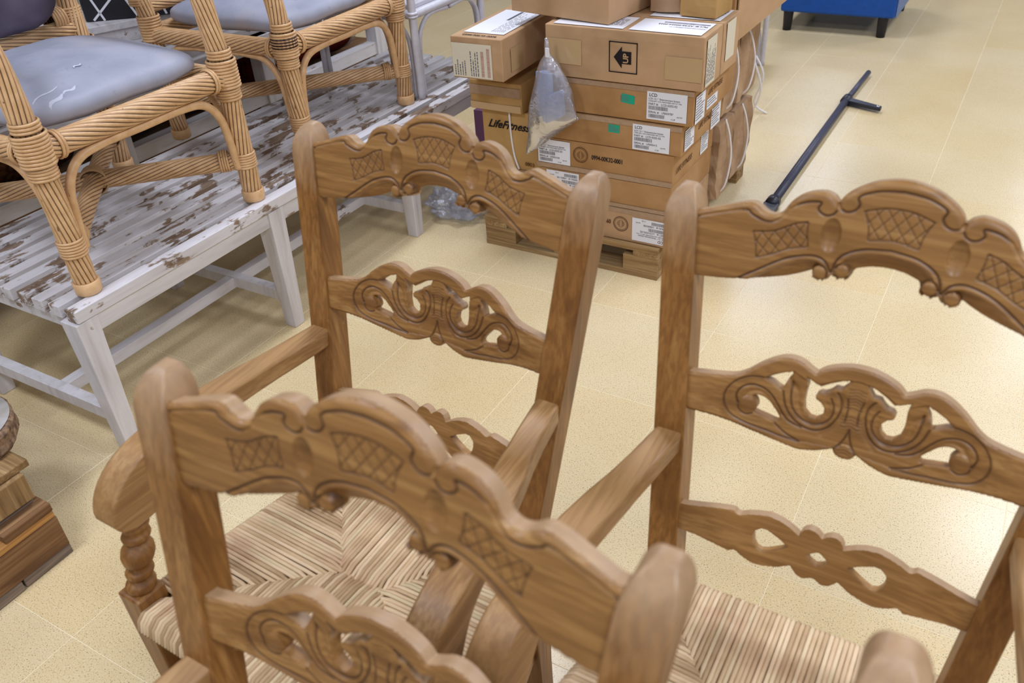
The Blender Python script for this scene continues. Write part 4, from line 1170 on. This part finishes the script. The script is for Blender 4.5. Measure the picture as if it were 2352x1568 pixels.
# plastic bag hanging from the box with a grey plastic part in it
t = thing('hanging_plastic_bag', 'clear plastic bag holding grey plastic parts, hanging in front of the stacked boxes', 'bag', (-1.395, 2.565, .555))
def bagmesh():
    b = MB(); N = 28; rows = [(.315, .006, .005), (.285, .009, .007), (.262, .010, .008), (.245, .024, .016), (.22, .040, .026), (.17, .060, .036), (.11, .078, .042), (.05, .090, .040), (.0, .100, .022), (-.02, .104, .003)]
    secs = []
    for i, (z, a, d) in enumerate(rows):
        r = []
        for k in range(N):
            an = 2 * PI * k / N; w_ = 1 + .08 * math.sin(an * 5 + i * 1.3) + .05 * math.sin(an * 9 - i)
            x = a * math.cos(an) * w_; y = d * math.sin(an) * w_
            zz = z + x * .62 * (1 - z / .33) + (-.02 if x < -.05 and z < .01 else 0)
            r.append((x + .012 * (1 - z / .315), y, zz))
        secs.append(r)
    b.loft(secs, True); return b
bagmesh().obj('bag_film', POLY, t)
b = MB(); b.loft([[(-.046, -.018, .045), (-.004, -.032, .025), (.030, -.012, .045), (-.010, .006, .06)], [(-.040, -.012, .205), (-.002, -.024, .205), (.024, -.008, .2), (-.010, .008, .205)]])
b.obj('grey_plastic_part', GREYPL, t, .002)
b = MB(); b.loft([[(.004, -.028, .028), (.060, -.020, .055), (.062, .010, .06), (.014, .010, .05)], [(.002, -.026, .125), (.056, -.016, .145), (.056, .010, .145), (.012, .008, .13)]])
b.obj('grey_plastic_part', GREYPL, t, .002)
MB().loft([[(-.044, -.0195, .046), (-.004, -.0332, .027), (.0, -.030, .012), (-.040, -.0165, .030)], [(-.044, -.015, .046), (-.004, -.028, .027), (.0, -.026, .012), (-.040, -.012, .030)]]).obj('dark_slot', BLACK, t)
MB().box(.0, .014, -.012, -.008, .255, .285).obj('tag', LABEL, t)
# crumpled bag on the floor
t = thing('crumpled_plastic_bag', 'crumpled clear plastic bag lying on the floor between the bench leg and the pallet', 'bag', (-1.99, 2.80, .0))
from mathutils import noise as mnoise
bm = bmesh.new(); bmesh.ops.create_icosphere(bm, subdivisions=4, radius=1.)
for v in bm.verts:
    d = v.co.normalized(); n1 = mnoise.noise(d * 2.3 + Vector((3, 1, 0))); n2 = mnoise.noise(d * 6.1)
    r = 1 + .42 * n1 + .22 * n2
    v.co = Vector((d.x * .135 * r, d.y * .115 * r, max(.0015, (d.z * .062 + .055) * (1 + .3 * n2))))
m = bpy.data.meshes.new('bag_film'); bm.to_mesh(m); bm.free(); m.materials.append(POLY)
link('bag_film', m, t)
tag(MB().box(-.09, .09, -.20, .20, 0, .42).obj('purple_crate', PURPLE), 'purple crate on the floor behind the boxes and the bench', 'crate').location = (-1.885, 3.16, 0)

# ------------------------------------------------------------------ steel bar on the floor
t = thing('steel_bar', 'long dark grey steel bar with a side lever lying on the open floor', 'bar', (-.765, 4.4, .021))
MB().tube([(-.007, -1.0, 0), (-.002, .37, 0)], .0195, 20).obj('tube', STEEL, t)
MB().tube([(-.002, .37, 0), (.012, .895, 0)], .0145, 18).obj('inner_tube', STEEL, t)
MB().tube([(-.002, .35, 0), (.0, .41, 0)], .027, 20).obj('collar', STEELK, t)
lev = MB().loft([[(.0, .345, -.012), (.0, .40, -.012), (.0, .40, .014), (.0, .345, .014)], [(.19, .285, -.008), (.19, .325, -.008), (.19, .325, .010), (.19, .285, .010)]]).obj('side_lever', STEELK, t, .004)
MB().lathe([(.010, 0), (.010, .004), (.006, .006)], 16, (.172, .305, .010)).obj('bolt', CHROME, lev)
MB().tube([(-.007, -1.03, 0), (-.007, -.985, 0)], .030, 22).obj('end_flange', STEELK, t)
MB().loft([[(-.04, -1.03, -.018), (.026, -1.03, -.018), (.026, -1.03, .012), (-.04, -1.03, .012)], [(-.03, -1.10, -.018), (.02, -1.10, -.018), (.02, -1.10, .0), (-.03, -1.10, .0)]]).obj('end_clamp', STEELK, t, .004)

# ------------------------------------------------------------------ blue armchair far off
t = thing('blue_armchair', 'bright blue leather armchair on black feet at the far end of the floor', 'armchair', (-1.13, 6.55, 0))
for x in (-.32, .29):
    for y in (-.42, .30):
        MB().lathe([(.028, 0), (.034, .12), (.036, .13)], 14, (x, y, 0)).obj('foot', BLACK, t)
MB().box(-.37, .36, -.46, .42, .125, .30).obj('base', BLUE, t, .015)
MB().box(-.24, .23, -.47, .30, .30, .44).obj('seat_cushion', BLUE, t, .03, 3)
for x0, x1 in ((-.37, -.245), (.235, .36)): MB().box(x0, x1, -.465, .42, .30, .62).obj('armrest', BLUE, t, .03, 3)
MB().box(.361, .368, -.44, .40, .13, .60).obj('side_panel', BLUESIDE, t, .003)
MB().box(-.37, .36, .28, .42, .30, .85).obj('backrest', BLUE, t, .04, 3)

# white cane chair on the floor behind the pallet plus carton beside it
t = thing('white_cane_chair', 'white cane chair on the floor behind the pallet of boxes, mostly hidden', 'chair', (-1.62, 5.0, 0), .1)
for sx in (-1, 1):
    for sy in (-1, 1):
        x, y = sx * .27, sy * .27
        cane('leg', [(x, y, 0), (x, y, .36), (x, y, .62)], .016, t, WHITERAT)
        cane('brace', [(x - sx * .03, y, 0), (x - sx * .035, y, .2), (x - sx * .12, y, .32), (0, y, .33)], .010, t, WHITERAT)
MB().box(-.27, .27, -.27, .27, .36, .385).obj('seat_board', WHITERAT, t, .006)
t, F = carton('small brown carton on the floor under the white cane chair behind the pallet', (-1.40, 4.40, 0), (.26, .26, .16), 0, CARD, None)
t = thing('loose_strap', 'loose white plastic straps hanging behind the rear parcels', 'strap', (-1.25, 4.44, 0))
cane('strap', [(0, 0, .42), (.05, .0, .30), (.10, .02, .14), (.06, .05, .004)], .005, t, STRAP)
cane('strap', [(-.02, .02, .40), (.10, .03, .22), (.06, .06, .05), (.14, .04, .004)], .005, t, STRAP)

# ------------------------------------------------------------------ old pallets at lower left with a log slice
t = thing('timber_pallet', 'rough brown timber pallet at the lower left corner, on the floor', 'pallet', (-2.24, .40, 0))
def bb(n, x0, x1, y0, y1, z0, z1, m): return MB().box(x0, x1, y0, y1, z0, z1).obj(n, m, t, .003)
# right side face at x=+.40 ; far end y=+.303
bb('bottom_board', .29, .398, .165, .300, 0, .030, PALG); bb('bottom_board', .27, .400, -.55, .160, 0, .030, PALG)
bb('bottom_board', -.40, -.28, -.55, .300, 0, .030, PALG)
bb('block', .30, .400, .02, .300, .031, .132, PALD); bb('block', .30, .398, -.50, -.28, .031, .132, PALD)
bb('block', -.40, -.30, .02, .300, .031, .132, PALD)
bb('cross_board', .305, .400, -.55, .298, .133, .152, PALO)
bb('cross_board', -.40, -.30, -.55, .298, .133, .152, PALO)
bb('end_board', -.40, .400, .170, .300, .153, .178, PALD)
for y in (.02, -.14, -.30, -.46): bb('top_board', -.40, .385, y, y + .12, .153, .176, PALG)
bb('split_board', -.38, .36, .165, .285, .179, .196, PALG)
t = thing('small_timber_pallet', 'smaller pale pallet piece lying on the brown timber pallet under the log slice', 'pallet', (-2.24, .40, .197))
bb('block', .285, .372, .165, .288, 0, .078, PAL['z']); bb('block', -.30, -.20, .10, .285, 0, .078, PAL['z'])
bb('top_board', -.42, .358, .165, .315, .079, .100, PAL['x']); bb('top_board', -.42, .30, -.05, .11, .079, .100, PAL['x'])
t = thing('log_slice', 'pale sawn log slice with rough bark lying on the pallets at the left edge', 'log', (-2.09, .66, .298))
b = MB(); N = 60; secs = []
for z, k in ((0, .97), (.012, 1.02), (.03, 1.0), (.050, 1.02), (.056, .985)):
    secs.append([((.15 * k + .006 * math.sin(5 * a) + random.uniform(-.002, .002)) * math.cos(a), (.15 * k + .005 * math.sin(3 * a + 1) + random.uniform(-.002, .002)) * math.sin(a), z) for a in [2 * PI * i / N for i in range(N)]])
b.loft(secs, False).obj('bark', BARK, t)
b = MB(); b.lathe([(.140, .0555), (.143, .0585)], 60).obj('sawn_face', SAWN, t)
